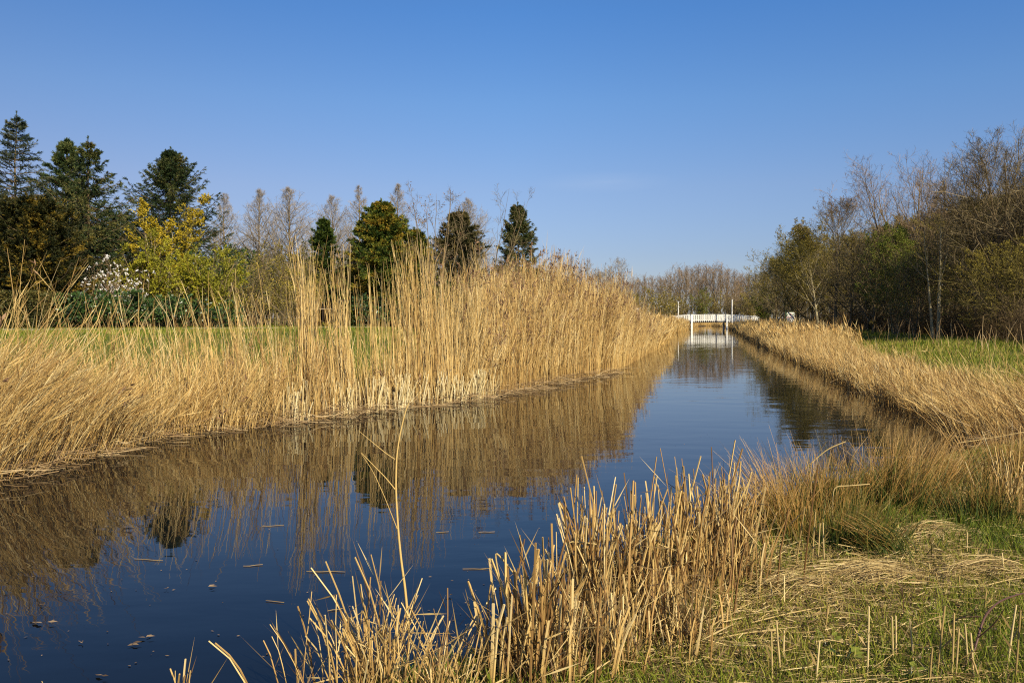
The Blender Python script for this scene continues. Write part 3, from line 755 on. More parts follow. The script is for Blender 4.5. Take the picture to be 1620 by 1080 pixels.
d0 = 4.05
root = thing('reed_stalk', pix(648, 1010, d0), 'tall bare reed stalk with side stems rising alone before the dark water', 'reed stalk')
def part_line(name, pts, r0, r1, mat, tint=.65):
    s = np.linspace(0, len(pts) - 1, (len(pts) - 1) * 5 + 1)
    Q = np.stack([np.interp(s, np.arange(len(pts)), np.array(pts)[:, k]) for k in range(3)], 1)
    ker = np.array([1, 2, 3, 2, 1]) / 9
    for k in range(3): Q[:, k] = np.convolve(np.pad(Q[:, k], 2, 'edge'), ker, 'valid')
    mb = MB(); mb.tube((Q - np.array(root.location))[None], np.linspace(r0, r1, len(Q))[None], 6, tint)
    return mb.build(name, mat, root, smooth=True)
part_line('main_stem', [pix(648, 1010, d0), pix(641, 930, d0), pix(635, 890, d0), pix(630, 840, d0), pix(626, 775, d0), pix(627, 725, d0), pix(632, 690, d0), pix(640, 655, d0), pix(647, 636, d0)], .0068, .0026, M['reed'])
part_line('side_stem', [pix(626, 775, d0), pix(610, 755, d0 - .02), pix(590, 735, d0 - .05), pix(570, 714, d0 - .05)], .0028, .0012, M['reed'])
part_line('side_stem', [pix(626, 727, d0), pix(612, 718, d0 + .03), pix(590, 700, d0 + .05), pix(566, 680, d0 + .08)], .0026, .0010, M['reed'])
part_line('side_stem', [pix(629, 838, d0), pix(618, 810, d0 - .04), pix(606, 780, d0 - .08), pix(590, 745, d0 - .1), pix(570, 715, d0 - .12)], .0026, .0009, M['reed'])

db = gdepth(845, .24)
stalk('bent_stalk', 'upright cut stalk with its broken top bent level to the right', [pix(1317, 850, db), pix(1317, 810, db), pix(1318, 769, db), pix(1345, 768, db), pix(1379, 765, db)], .0052, .0046, M['straw'])
db = gdepth(800, .2)
stalk('bent_stalk', 'short slanted stalk lit against the water behind the tussock', [pix(1270, 745, db), pix(1308, 710, db), pix(1341, 697, db)], .0055, .005, M['straw'])
db = 4.45
stalk('bent_stalk', 'cut stalk with broken level top over the water, left of the golden reeds', [pix(905, 1000, db), pix(899, 920, db), pix(896, 856, db), pix(920, 857, db), pix(946, 861, db)], .0045, .004, M['straw'])
stalk('bent_stalk', 'kinked pale stalk leaning out over the water at the front clump', [pix(832, 1080, 4.05), pix(815, 990, 4.05), pix(790, 915, 4.05), pix(782, 870, 4.05), pix(800, 890, 4.05), pix(822, 918, 4.05)], .005, .0035, M['straw'])
db = 11.2
stalk('fallen_stalk', 'long pale stalk lying over the inlet at the right edge', [pix(1512, 701, db), pix(1560, 694, db), pix(1620, 683, db), pix(1680, 672, db)], .006, .005, M['straw'])
stalk('fallen_stalk', 'curved brown stalk looping over the inlet by the drooping reeds', [pix(1540, 676, 12), pix(1490, 655, 12), pix(1474, 640, 12), pix(1473, 600, 12)], .006, .003, M['reed_brown'])
for k, (p1, p2, dd, lab) in enumerate([
        (((1180, 997)), (1330, 965), 0, 'long pale stalk lying flat across the grass at bottom centre'),
        ((1395, 940), (1445, 922), 0, 'short pale stalk lying on grass in front of the straw heap'),
        ((1285, 1028), (1345, 1024), 0, 'short pale stalk lying beside the green seedling'),
        ((1388, 823), (1440, 828), 0, 'thin pale stalk lying at the foot of the broad tussock'),
        ((1550, 938), (1640, 922), 0, 'brown stalk lying on the grass at the right edge'),
        ((1130, 1020), (1235, 1010), 0, 'thin straw stalk lying across the bottom of the grass'),
        ((1440, 1005), (1500, 985), 0, 'pale stalk lying between the upright stubs at bottom right'),
        ]):
    a = at(p1[0], gdepth(p1[1], .21)) + [0, 0, .035]; b = at(p2[0], gdepth(p2[1], .21)) + [0, 0, .04]
    stalk('fallen_stalk', lab, [a, a * .5 + b * .5 + [0, 0, .012], b], .0042, .0032, M['straw'])

# upright cut stubs, each one a stem of its own
stub_meshes = []
for k in range(6):
    K = 6; t = np.linspace(0, 1, K)
    Pp = np.stack([.03 * rng.normal() * t + .01 * rng.normal() * t ** 2, .03 * rng.normal() * t, t], 1)
    mb = MB(); rr = np.full(K, .011); rr[[2]] = .0125
    mb.tube(Pp[None], rr[None], 6, .45 + .1 * k)
    mb.leaves(Pp[[2, 3]], np.array([[.5, .2, .8], [-.4, .2, .9]]), np.array([.35, .3]), .014, .4)
    stub_meshes.append(mb.mesh('cut_stub', M['straw'], True))
for k, (px, pb, pt) in enumerate([(1482, 1072, 962), (1505, 1085, 975), (1511, 1080, 995), (1532, 1065, 990), (1540, 1080, 1002), (1593, 1060, 957), (1605, 1085, 965), (1553, 1085, 1045), (1446, 1055, 985), (1413, 1050, 975), (1417, 1035, 978), (1372, 1068, 962), (1556, 975, 935), (1470, 1090, 1022), (1222, 1085, 1000), (1235, 1070, 985), (1240, 1050, 1000), (1290, 1090, 1018), (1305, 1005, 958), (1304, 940, 912), (1393, 928, 905), (1423, 848, 825), (1530, 870, 842), (1588, 910, 878), (1484, 930, 907), (1520, 935, 912), (1548, 942, 925), (1382, 930, 912), (1222, 950, 922), (1240, 960, 915), (1258, 900, 800), (1285, 890, 812), (1294, 885, 830), (1304, 892, 828)]):
    d = gdepth(pb, .21); c = at(px, d); hh = ztop(pt, d) - c[2]
    o = bpy.data.objects.new('cut_stub', stub_meshes[k % 6]); col.objects.link(o)
    o.location = c - [0, 0, .01]; o.scale = (.42, .42, hh + .02); o.rotation_euler = (rng.normal() * .06, rng.normal() * .06, rng.random() * 6)
    tag(o, 'single upright cut reed stub standing in the trampled grass', 'reed stub', 'cut reed stubs in the grass')

# bramble arching at bottom right
root = thing('bramble', at(1522, 4.1), 'dark arching bramble stem in the bottom right corner', 'bramble')
part_line('stem', [at(1522, 4.1), pix(1540, 1035, 4.15), pix(1556, 975, 4.25), pix(1580, 950, 4.4), pix(1625, 935, 4.6), pix(1690, 950, 4.8)], .008, .003, M['bramble'])
part_line('stem', [pix(1545, 1010, 4.17), pix(1575, 985, 4.1), pix(1590, 960, 4.05)], .004, .0015, M['bramble'])
part_line('stem', [pix(1556, 975, 4.25), pix(1520, 975, 4.3), pix(1500, 990, 4.35)], .003, .0012, M['bramble'])
# dead upright weed stem
root = thing('weed_stalk', at(1430, gdepth(985)), 'thin dark dead weed standing upright in the grass', 'weed')
dd = gdepth(985)
part_line('stem', [at(1430, dd), pix(1428, 930, dd), pix(1424, 880, dd)], .0025, .001, M['bramble'])
part_line('stem', [pix(1429, 940, dd), pix(1420, 915, dd + .05), pix(1418, 895, dd + .06)], .0015, .0007, M['bramble'])
# green seedlings
def seedling(label, px, py, s, n):
    root = thing('seedling', at(px, gdepth(py, .22)), label, 'seedling', 'green seedlings in the straw')
    mb = MB(); a = rng.uniform(0, 6.28, n)
    st = np.zeros((n, 3, 3)); st[:, 1] = np.stack([np.cos(a) * s * .3, np.sin(a) * s * .3, np.full(n, s * .6)], 1); st[:, 2] = np.stack([np.cos(a) * s * .6, np.sin(a) * s * .6, s * (.7 + .3 * rng.random(n))], 1)
    mb.tube(st, np.array([.002, .0018, .0012])[None], 3, .3); mb.build('stems', M['laurel'], root)
    mb = MB(); mb.leaves(st[:, 2], np.stack([np.cos(a), np.sin(a), np.full(n, .25)], 1), s * .75, s * .26, rng.uniform(.7, 1, n), up=np.tile([0, 0, 1.0], (n, 1)))
    mb.build('leaves', M['budgreen'], root)
seedling('broad leaved green seedling in the straw at bottom right', 1335, 1052, .075, 8)
seedling('small green seedling left of the broad leaved one', 1308, 1022, .06, 5)
seedling('low dark green seedling at the bottom edge below the stubs', 1440, 1075, .06, 7)

# floating debris
def debris(px, py, wpx, kind):
    d = EYE * FPX / (py - HOR); w = wpx / FPX * d
    x = (px - 810) / FPX * d
    mb = MB()
    if kind == 'leaf':
        n = 3
        mb.leaves(np.column_stack([rng.normal(size=n) * w * .15, rng.normal(size=n) * w * .1, .004 + .004 * np.arange(n)]), np.stack([rng.normal(size=n), rng.normal(size=n) * .6, rng.random(n) * .03], 1), w * .7, w * .16, rng.random(n), up=np.tile([0, 0, 1.0], (n, 1)))
        o = mb.build('floating_leaf', M['deadleaf'], loc=(x, d, .004))
        return tag(o, None, 'dead leaf', 'dead leaves floating on the canal')
    a = rng.normal() * .5
    t = np.linspace(-.5, .5, 4)[:, None]
    Pp = np.array([math.cos(a), math.sin(a), 0])[None] * t * w + np.array([0, 0, .006]); Pp[:, 1] += rng.normal(size=4) * w * .04
    mb.tube(Pp[None], np.full((1, 4), .0022), 4, .4)
    mb.tube((Pp * .6 + [0, w * .05, 0])[None], np.full((1, 4), .0014), 4, .2)
    o = mb.build('floating_stalk', M['straw'], loc=(x, d, 0))
    return tag(o, None, 'floating stalk', 'broken stalks floating on the canal')
for px, py, w, kind, lab in [
    (65, 987, 45, 'leaf', 'brown dead leaf cluster floating at far left of the dark water'),
    (330, 929, 36, 'leaf', 'curled dead leaf floating in the middle of the dark water'),
    (230, 1010, 36, 'leaf', 'dead leaf floating near the bottom left, right hand of two close together'),
    (210, 1021, 40, 'leaf', 'dead leaf floating near the bottom left, left hand of two close together'),
    (128, 1017, 18, 'leaf', 'tiny dead leaf floating between the brown cluster and the close pair'),
    (263, 933, 14, 'leaf', 'tiny dead leaf floating just left of the curled one'),
    (165, 1071, 34, 'leaf', 'dead leaf floating at the bottom edge of the dark water'),
    (68, 958, 20, 'leaf', 'dark dead leaf floating above the brown cluster at far left'),
    (145, 824, 14, 'leaf', 'pale yellowish leaf floating in the reed reflections at left'),
    (712, 944, 22, 'leaf', 'small dead leaf floating right of the tall bare stalk'),
    (515, 905, 62, 'stalk', 'pale broken stalk floating left of the tall bare stalk'),
    (432, 832, 34, 'stalk', 'pale broken stalk floating on the reflection of the tall reeds'),
    (435, 952, 32, 'stalk', 'short broken stalk floating above the bottom edge clump'),
    (530, 965, 24, 'stalk', 'short pale stalk floating just over the bottom edge clump'),
    (755, 900, 46, 'stalk', 'thin broken stalk floating between the tall stalk and cut reeds'),
    (235, 886, 50, 'stalk', 'thin pale stalk floating left in open dark water'),
    (770, 842, 26, 'stalk', 'short stalk floating in open water above the cut reeds'),
    (400, 895, 30, 'stalk', 'short stalk floating between the curled leaf and the pale stalk'),
    (700, 842, 20, 'stalk', 'tiny stalk floating right of the upper part of the bare stalk'),
    ]:
    debris(px, py, w * (.5 if kind == 'leaf' else 1), kind)["label"] = lab
# tiny specks on the water
n = 420
d = rng.uniform(4.2, 14, n); px = rng.uniform(0, 1250, n); x = (px - 810) / FPX * d
de = rng.uniform(8, 26, 700); xe = XL(de) + np.abs(rng.normal(size=700)) * .5
df = rng.uniform(4, 12, 500); xf = XR(df) - np.abs(rng.normal(size=500)) * .45
d = np.concatenate([d, de, df]); x = np.concatenate([x, xe, xf])
k = (x < XR(d) - .1) & (x > XL(d) + .1); x, d = x[k], d[k]; n = len(x)
mb = MB(); mb.leaves(np.column_stack([x, d, np.full(n, .004)]), np.column_stack([rng.normal(size=(n, 2)), np.full(n, .02)]), rng.uniform(.006, .03, n), rng.uniform(.003, .007, n), None, up=np.tile([0, 0, 1.0], (n, 1)))
tag(mb.build('floating_specks', M['deadleaf']), 'tiny seeds and specks floating on the dark water', 'debris', kind='stuff')

# ---------------------------------------------------------------- trees
def grow(P, R, n, t0, t1, ang, lenf, K=4, up=.15, wob=.06, rr=.55, angj=.25, minlen=.0, env=None):
    """n children on each parent polyline; lenf(t) gives their length (array [N,n])"""
    N, Kp, _ = P.shape
    t = t0 + (t1 - t0) * (np.arange(n)[None] + rng.random((N, n))) / n
    angj = angj * .75
    f = t * (Kp - 1); k = np.minimum(f.astype(int), Kp - 2); fr = (f - k)[..., None]
    ii = np.arange(N)[:, None]
    C = P[ii, k] * (1 - fr) + P[ii, k + 1] * fr
    rad = (R[ii, k] * (1 - fr[..., 0]) + R[ii, k + 1] * fr[..., 0]) * rr
    T = unit(P[ii, k + 1] - P[ii, k])
    U = perp(T); W = np.cross(T, U)
    az = (np.arange(n)[None] * 2.39996 + rng.random((N, 1)) * 6.28 + rng.normal(size=(N, n)) * .5)[..., None]
    a = (ang(t) if callable(ang) else ang) + rng.normal(size=(N, n)) * angj
    a = a[..., None]
    D = T * np.cos(a) + (U * np.cos(az) + W * np.sin(az)) * np.sin(a)
    L = lenf(t, ii) * rng.uniform(.65, 1.2, (N, n))
    if env is not None:                       # reach for a rounded crown outline
        cen, rad3 = env
        De = D + np.array([0, 0, 1.0]) * (up(t)[..., None] if callable(up) else up)
        p = (C - cen) / rad3; q = De / rad3
        A = (q * q).sum(-1); Bq = (p * q).sum(-1); Cq = (p * p).sum(-1) - 1
        disc = np.sqrt(np.maximum(Bq * Bq - A * Cq, 0)); sol = (-Bq + disc) / A
        L = np.where((Bq * Bq > A * Cq) & (sol > .1), sol, .4) * rng.uniform(.72, 1.0, (N, n))
    L = np.maximum(L, minlen)
    C = C.reshape(-1, 3); D = D.reshape(-1, 3); L = L.reshape(-1); rad = rad.reshape(-1)
    s = np.linspace(0, 1, K)
    Q = C[:, None] + D[:, None] * (s[None, :, None] * L[:, None, None])
    upv = up(t).reshape(-1) if callable(up) else np.full(len(L), up)
    Q[..., 2] += upv[:, None] * L[:, None] * (s ** 2)[None]
    Q += np.cumsum(rng.normal(size=Q.shape), 1) * wob * L[:, None, None] * s[None, :, None]
    RR = np.minimum(rad, .12)[:, None] * np.linspace(1, .35, K)[None]
    return Q, RR, t.reshape(-1), L

def trunk_line(H, r, K=9, lean=(0, 0), wob=.02, origin=(0, 0), tip=.08, bow=0.0):
    s = np.linspace(0, 1, K)
    P = np.zeros((1, K, 3)); P[0, :, 2] = s * H - .1
    w = np.cumsum(rng.normal(size=(K, 2)), 0) * wob * H * .5 * s[:, None]
    P[0, :, 0] = origin[0] + lean[0] * H * (s + bow * s * (1 - s)) + w[:, 0]; P[0, :, 1] = origin[1] + lean[1] * H * s + w[:, 1]
    R = r * (1 - s * (1 - tip)); R[0] *= 1.3
    return P, R[None]

def bare_tree(name, label, cat, px, d, py, half, bark='bark_brown', twig='twig_brown', stems=1, form='round', n1=18, n2=8, n3=7, n4=4, cb=.25, r=None, tw=.006, leaf=None, leafn=0, leafs=.08, group=None, lean=(0, 0), link=True, splay=.25, base=None, wob=.02):
    """px column, depth d, py of the top, half = crown half width in photo pixels"""
    c = at(px, d) if base is None else np.array(base)
    H = ztop(py, d) - c[2]; RW = 1.55 * half / FPX * d
    r = r or .012 * H + .02
    root = thing(name, c, label, cat, group)
    tb, cr = MB(), MB()
    lf = []
    HT = max(.55 * H, H - RW * (1 if stems == 1 else .62) * {'round': .25, 'poplar': .55, 'cone': .03, 'vase': .5, 'umbrella': .35}[form])
    for q in range(stems):
        if stems > 1:
            a = q * 6.283 / stems + rng.random() * 1.2
            ln = (lean[0] + math.cos(a) * splay * RW / H * 1.3, lean[1] + math.sin(a) * splay * RW / H * 1.3)
            Hq = HT * rng.uniform(.78, 1.0) if q else HT
            P0, R0 = trunk_line(Hq, r * rng.uniform(.55, .9), 9, ln, wob, (math.cos(a) * .12, math.sin(a) * .12))
        else:
            Hq = HT; P0, R0 = trunk_line(Hq, r, 9, lean, wob)
        tb.tube(P0, R0, 7, rng.uniform(.4, .9))
        rw = RW * (1 if stems == 1 else .62)
        if form == 'round':
            a1 = lambda t: 1.15 - .75 * t; l1 = lambda t, i: rw * 1.25 * np.sqrt(np.clip(1 - ((t - .5) / .62) ** 2, .06, 1)); u1 = .25
        elif form == 'poplar':
            a1 = lambda t: .62 - .30 * t; l1 = lambda t, i: (rw * 2.1) * (1.06 - t) ** .7; u1 = .30
        elif form == 'cone':
            a1 = lambda t: 1.15 - .45 * t; l1 = lambda t, i: rw * 1.45 * (1.01 - t) ** .9; u1 = .12
        elif form == 'vase':
            a1 = lambda t: .75 - .35 * t; l1 = lambda t, i: rw * 1.5 * (1.1 - t) ** .5; u1 = .2
        elif form == 'umbrella':
            a1 = lambda t: 1.25 - .7 * t; l1 = lambda t, i: rw * (1.15 - .45 * t); u1 = .12
        env = None
        if form in ('round', 'umbrella'):
            zc = {'round': .56, 'umbrella': .80}[form]
            env = (np.array([P0[0, -1, 0] * .6, P0[0, -1, 1] * .6, H * zc]), np.array([RW * .92, RW * .92, H * (.97 - zc)]))
        P1, R1, t1, L1 = grow(P0, R0, max(3, int(n1 / (1 if stems == 1 else stems ** .6))), cb, .98, a1, l1, 6, u1, .03, .5, env=env)
        tb.tube(P1, R1, 5, rng.uniform(.3, .8, len(P1)))
        P2, R2, t2, L2 = grow(P1, R1, n2, .18, 1.0, .75, lambda t, i: (L1[i] * .48 * (1.25 - t * .8)), 4, .12, .07, .6)
        R2 = np.maximum(R2, tw * 1.2)
        cr.tube(P2, R2, 3, rng.random(len(P2)))
        P3, R3, t3, L3 = grow(P2, R2, n3, .2, 1.0, .7, lambda t, i: (L2[i] * .5 * (1.2 - t * .6)), 3, .12, .08, .6, minlen=.12)
        R3 = np.clip(R3, tw * .7, tw * 1.6)
        cr.tube(P3, R3, 2, rng.random(len(P3)))
        last, tl = P3, len(P3)
        if n4:
            P4, R4, t4, L4 = grow(P3, R3, n4, .25, 1.0, .65, lambda t, i: np.maximum(L3[i] * .55, .14), 3, .1, .08, .6)
            R4 = np.clip(R4, tw * .5, tw)
            cr.tube(P4, R4, 2, rng.random(len(P4)))
            last = np.concatenate([P3, P4])
        lf.append(last)
    if leaf and leafn:
        Lp = np.concatenate(lf); m = int(leafn)
        i = rng.integers(0, len(Lp), m)
        C = Lp[i, -1] * rng.uniform(.3, 1, m)[:, None]; C = C + Lp[i, 0] * 0
        fr = rng.uniform(.2, 1, m)[:, None]; C = Lp[i, 0] * (1 - fr) + Lp[i, -1] * fr
        cl = .5 + .3 * np.sin(C[:, 0] * 2.2 + C[:, 2] * 1.7) + .3 * np.sin(C[:, 1] * 2.5 - C[:, 2] * 1.2)
        keep = rng.random(m) < np.clip(cl + .15, .1, 1); C = C[keep]; i = i[keep]; m = len(C)
        D = unit(Lp[i, -1] - Lp[i, 0]) + rng.normal(size=(m, 3)) * .7
        cr.leaves(C, D, leafs * rng.uniform(.6, 1.4, m), leafs * .32 * rng.uniform(.7, 1.3, m), np.clip(rng.normal(.5, .28, m), 0, 1), 1)
    tb.build('trunk', M[bark], root, True)
    cr.build('crown', [M[twig], M[leaf or 'budgreen']], root)
    return root

def conifer(name, label, px, d, py, half, mat='spruce', bark='bark_brown', prof=None, nb=110, ns=16, nn=12, e0=.25, e1=-.25, tipup=.25, nl=.15, nw=.014, t0=.05, group=None, droop=.35, lump=.25, tints=None, asym=0.0, cat='conifer', leadn=110):
    c = at(px, d); H = ztop(py, d) - c[2]; RW = half / FPX * d
    root = thing(name, c, label, cat, group)
    prof = prof or (lambda t: (1 - t) ** .85)
    ns = int(ns * 1.7); nb = int(nb * 1.65)
    P0, R0 = trunk_line(H, .011 * H + .03, 10, wob=.006, tip=.04)
    mb = MB(); mb.tube(P0, R0, 7, .5)
    nw_ = max(8, nb // 7); t = np.sort((np.floor(rng.random(nb) * nw_) + .5 + rng.normal(size=nb) * .16) / nw_); t = t0 + (.985 - t0) * np.clip(t, 0, 1) ** .92
    t = np.minimum(t, .985)
    az = np.arange(nb) * 2.39996 + rng.normal(size=nb) * .4
    L = RW * prof(np.minimum(1, t / .99)) * rng.uniform(.72, 1.12, nb) * (1 + lump * np.sin(az * 2 + t * 9) * rng.random(nb)) * (1 + asym * np.cos(az)) + .10
    tipup = tipup * .7
    el = e1 + (e0 * .55 - e1) * t ** 2.0 + rng.normal(size=nb) * .1
    K = 6; s = np.linspace(0, 1, K)
    B = np.stack([np.interp(t * (10 - 1), np.arange(10), P0[0, :, k]) for k in range(3)], 1)
    dh = np.stack([np.cos(az), np.sin(az)], 1)
    Q = np.zeros((nb, K, 3))
    Q[..., :2] = B[:, None, :2] + dh[:, None] * (np.cos(el) * L)[:, None, None] * s[None, :, None]
    Q[..., 2] = B[:, None, 2] + (np.sin(el) * L)[:, None] * s[None] + (tipup * L)[:, None] * (s ** 2.2)[None] - (droop * .25 * L)[:, None] * np.sin(s * np.pi)[None]
    Q += rng.normal(size=Q.shape) * .02 * L[:, None, None]
    rb = np.clip(.012 * L + .008, .008, .06)
    mb.tube(Q, rb[:, None] * np.linspace(1, .25, K)[None], 4, rng.random(nb) * .6)
    mb.build('trunk', M[bark], root, True)
    # side shoots
    f = rng.uniform(.12, 1.0, (nb, ns)) * (K - 1); k = np.minimum(f.astype(int), K - 2); fr = (f - k)[..., None]
    ii = np.arange(nb)[:, None]
    C = Q[ii, k] * (1 - fr) + Q[ii, k + 1] * fr
    T = unit(Q[ii, k + 1] - Q[ii, k])
    side = np.where(rng.random((nb, ns)) < .5, 1.0, -1.0)[..., None] * np.stack([-dh[:, 1], dh[:, 0], np.zeros(nb)], 1)[:, None]
    D = unit(T * .75 + side * rng.uniform(.2, 1.0, (nb, ns))[..., None] + np.array([0, 0, 1.0]) * rng.normal(-droop, .3, (nb, ns))[..., None])
    Ls = (.10 + .27 * L[:, None] * (1.1 - f / (K - 1))) * rng.uniform(.6, 1.2, (nb, ns))
    tb = (rng.random(nb) if tints is None else rng.uniform(*tints, nb))[:, None] + rng.normal(size=(nb, ns)) * .13
    C = C.reshape(-1, 3); D = D.reshape(-1, 3); Ls = Ls.reshape(-1); tb = tb.reshape(-1)
    cr = MB()
    sh = np.stack([C, C + D * Ls[:, None]], 1)
    cr.tube(sh, np.full((len(C), 2), .007), 2, np.zeros(len(C)))
    g = rng.uniform(.05, 1.05, (len(C), nn))
    N = len(C) * nn
    CC = (C[:, None] + D[:, None] * (Ls[:, None] * g)[..., None]).reshape(-1, 3)
    DD = np.repeat(D, nn, 0) * .9 + rng.normal(size=(N, 3)) * .38
    cr.leaves(CC, DD, nl * rng.uniform(.6, 1.3, N), nw * rng.uniform(.6, 1.4, N), np.clip(np.repeat(tb, nn) + rng.normal(size=N) * .1, 0, 1))
    # leader
    tl = rng.random(leadn) ** 2
    CL = np.stack([np.zeros(leadn), np.zeros(leadn), H * (1.0 - .12 * tl)], 1) + np.stack([np.interp(.93 * 9, np.arange(10), P0[0, :, q]) for q in (0, 1)] + [0], 0)
    cr.leaves(CL, rng.normal(size=(leadn, 3)) * .3 + [0, 0, .8], nl, nw * .8, .5)
    cr.build('foliage', M[mat], root)
    return root

def shrub(name, label, px, d, py, half, leaf, twig='twig_brown', stems=12, leafn=5000, leafs=.08, cat='shrub', group=None, bloom=None, bloomn=0, n1=7, n2=6, n3=4, tw=.006, splay=.8, depth=1.0, up=.2):
    c = at(px, d); H = ztop(py, d) - c[2]; RW = 1.2 * half / FPX * d
    root = thing(name, c, label, cat, group)
    a = rng.uniform(0, 6.28, stems); q = np.sqrt(rng.random(stems))
    K = 6; s = np.linspace(0, 1, K)
    Hs = 1.1 * H * rng.uniform(.66, 1.0, stems) * np.sqrt(np.clip(1 - (.75 * q) ** 2, .2, 1))
    P0 = np.zeros((stems, K, 3))
    sp = (s ** 1.25)[None]
    P0[..., 0] = (np.cos(a) * q * RW * .15)[:, None] + (np.cos(a) * q * RW * splay)[:, None] * sp
    P0[..., 1] = (np.sin(a) * q * RW * .15)[:, None] + (np.sin(a) * q * RW * splay * depth)[:, None] * sp
    P0[..., 2] = Hs[:, None] * s[None] - .05
    P0[..., :2] += np.cumsum(rng.normal(size=(stems, K, 2)), 1) * .03 * H * s[None, :, None]
    R0 = np.full((stems, 1), .006 * H + .012) * np.linspace(1, .4, K)[None]
    tb, cr = MB(), MB()
    tb.tube(P0, R0, 5, rng.random(stems))
    P1, R1, t1, L1 = grow(P0, R0, n1, .15, 1, .8, lambda t, i: RW * .42 * (1.2 - .6 * t), 4, up, .07, .6)
    R1 = np.maximum(R1, tw); cr.tube(P1, R1, 3)
    P2, R2, t2, L2 = grow(P1, R1, n2, .15, 1, .75, lambda t, i: L1[i] * .55 * (1.2 - .5 * t), 3, up * .6, .08, .6)
    R2 = np.clip(R2, tw * .7, tw * 1.4); cr.tube(P2, R2, 2)
    allp = P2
    if n3:
        P3, R3, t3, L3 = grow(P2, R2, n3, .2, 1, .7, lambda t, i: np.maximum(L2[i] * .55, .1), 3, up * .5, .08, .6)
        cr.tube(P3, np.clip(R3, tw * .5, tw), 2); allp = np.concatenate([P2, P3])
    def scatter(m, size, mi, wr=.36):
        i = rng.integers(0, len(allp), m); fr = rng.uniform(.2, 1, m)[:, None]
        C = allp[i, 0] * (1 - fr) + allp[i, -1] * fr
        ph = rng.uniform(0, 6, 3); sc = 6.0 / max(RW, .5)
        cl = .55 + .3 * np.sin(C[:, 0] * sc + ph[0] + C[:, 2] * sc * .6) + .3 * np.sin(C[:, 1] * sc + ph[1] - C[:, 2] * sc * .8)
        kp = rng.random(m) < np.clip(cl + .2, .12, 1); C = C[kp]; j = i[kp]; m = len(C)
        D = unit(allp[j, -1] - allp[j, 0]) * .7 + rng.normal(size=(m, 3)) * .6
        cr.leaves(C, D, size * rng.uniform(.6, 1.4, m), size * wr * rng.uniform(.7, 1.3, m), np.clip(cl[kp] * .5 + .2 + rng.normal(size=m) * .2, 0, 1), mi)
    if leafn: scatter(leafn, leafs, 1)
    tb.build('trunk', M['bark_brown'], root, True)
    cr.build('crown', [M[twig], M[leaf or 'budgreen']], root)
    if bloom:
        cr2 = MB()
        i = rng.integers(0, len(allp), bloomn); C = allp[i, -1]
        for q2 in range(5):
            cr2.leaves(C, rng.normal(size=(bloomn, 3)) * .8 + [0, 0, .6], .085 * rng.uniform(.7, 1.3, bloomn), .026, rng.random(bloomn))
        cr2.build('blossoms', M[bloom], root)
    return root

# ---- left bank
conifer('spruce_tree', 'sparse bluish spruce, tallest, at the far left edge', 22, 44, 178, 52, 'bluespruce', nb=120, ns=13, nn=11, e0=.55, e1=-.05, tipup=.15, droop=.0, nl=.13, nw=.011, prof=lambda t: np.minimum(1, (1.0 - t) * 3.0) ** 0.85)
conifer('pine_tree', 'blue green pine with reddish trunk left of the brown tipped spruce', 104, 46, 221, 54, 'pine', 'bark_pine', nb=90, ns=18, nn=13, e0=.75, e1=.15, tipup=.35, droop=-.15, nl=.18, nw=.014, t0=.28, prof=lambda t: np.minimum(1, (1.0 - t) * 2.6) ** 0.85, lump=.5)
conifer('spruce_tree', 'brownish spruce with long drooping right branches beside the pine', 142, 43, 218, 66, 'spruce', nb=95, ns=18, nn=12, e0=.5, e1=-.35, tipup=.42, droop=.5, tints=(.2, 1.0), lump=.4, asym=.15, prof=lambda t: np.minimum(1, (1.0 - t) * 2.6) ** 1.0)
conifer('spruce_tree', 'broad dark spruce behind the yellow flowering tree', 268, 50, 235, 106, 'spruce', nb=170, ns=20, nn=12, e0=.7, e1=-.2, tipup=.4, droop=.45, tints=(0, .8), lump=.4, prof=lambda t: np.minimum(1, (1.0 - t) * 1.75) ** 0.9)
conifer('spruce_tree', 'dark dense spruce filling the gap behind the white magnolia', 190, 52, 335, 80, 'spruce', nb=130, ns=16, nn=12, e0=.5, e1=-.2, tints=(0, .35), prof=lambda t: np.minimum(1, (1.0 - t) * 2.4) ** 0.6)
conifer('yew_bush', 'large dark yew bush with golden tips at the left edge', 55, 37.5, 322, 92, 'yew', nb=260, ns=20, nn=12, e0=.9, e1=.0, tipup=.25, droop=.1, nl=.14, nw=.017, t0=.03, prof=lambda t: np.sqrt(np.clip(1.02 - t ** 2.2, .02, 1)) * .95, tints=(.0, .95), cat='yew')
conifer('yew_bush', 'dark rounded yew behind the sparse spruce at the left edge', -25, 42, 320, 95, 'yew', nb=200, ns=16, nn=11, e0=.9, e1=.0, t0=.03, prof=lambda t: np.sqrt(np.clip(1.02 - t ** 2.2, .02, 1)), tints=(0, .5), cat='yew')
bare_tree('flowering_tree', 'bright yellow flowering tree in front of the broad dark spruce', 'tree', 262, 42, 300, 36, bark='bark_pale', twig='twig_olive', stems=5, form='vase', n1=16, n2=7, n3=6, n4=2, cb=.2, tw=.006, leaf='yellowbud', leafn=34000, leafs=.075, splay=.7)
shrub('magnolia_shrub', 'white flowering magnolia shrub between the yew and yellow tree', 170, 38, 416, 44, None, 'twig_pink', 14, 0, bloom='blossom', bloomn=300, n3=2, tw=.006)
shrub('willow_shrub', 'yellow green willow shrub left below the yellow tree', 232, 40, 376, 44, 'willow', 'twig_olive', 16, 24000, .075)
shrub('willow_shrub', 'bright olive willow shrub right below the yellow tree', 330, 39.5, 402, 62, 'willow', 'twig_olive', 18, 30000, .075)
shrub('laurel_shrub', 'glossy dark laurel beside the clipped hedge', 128, 36, 470, 42, 'laurel', 'twig_brown', 12, 6000, .13)
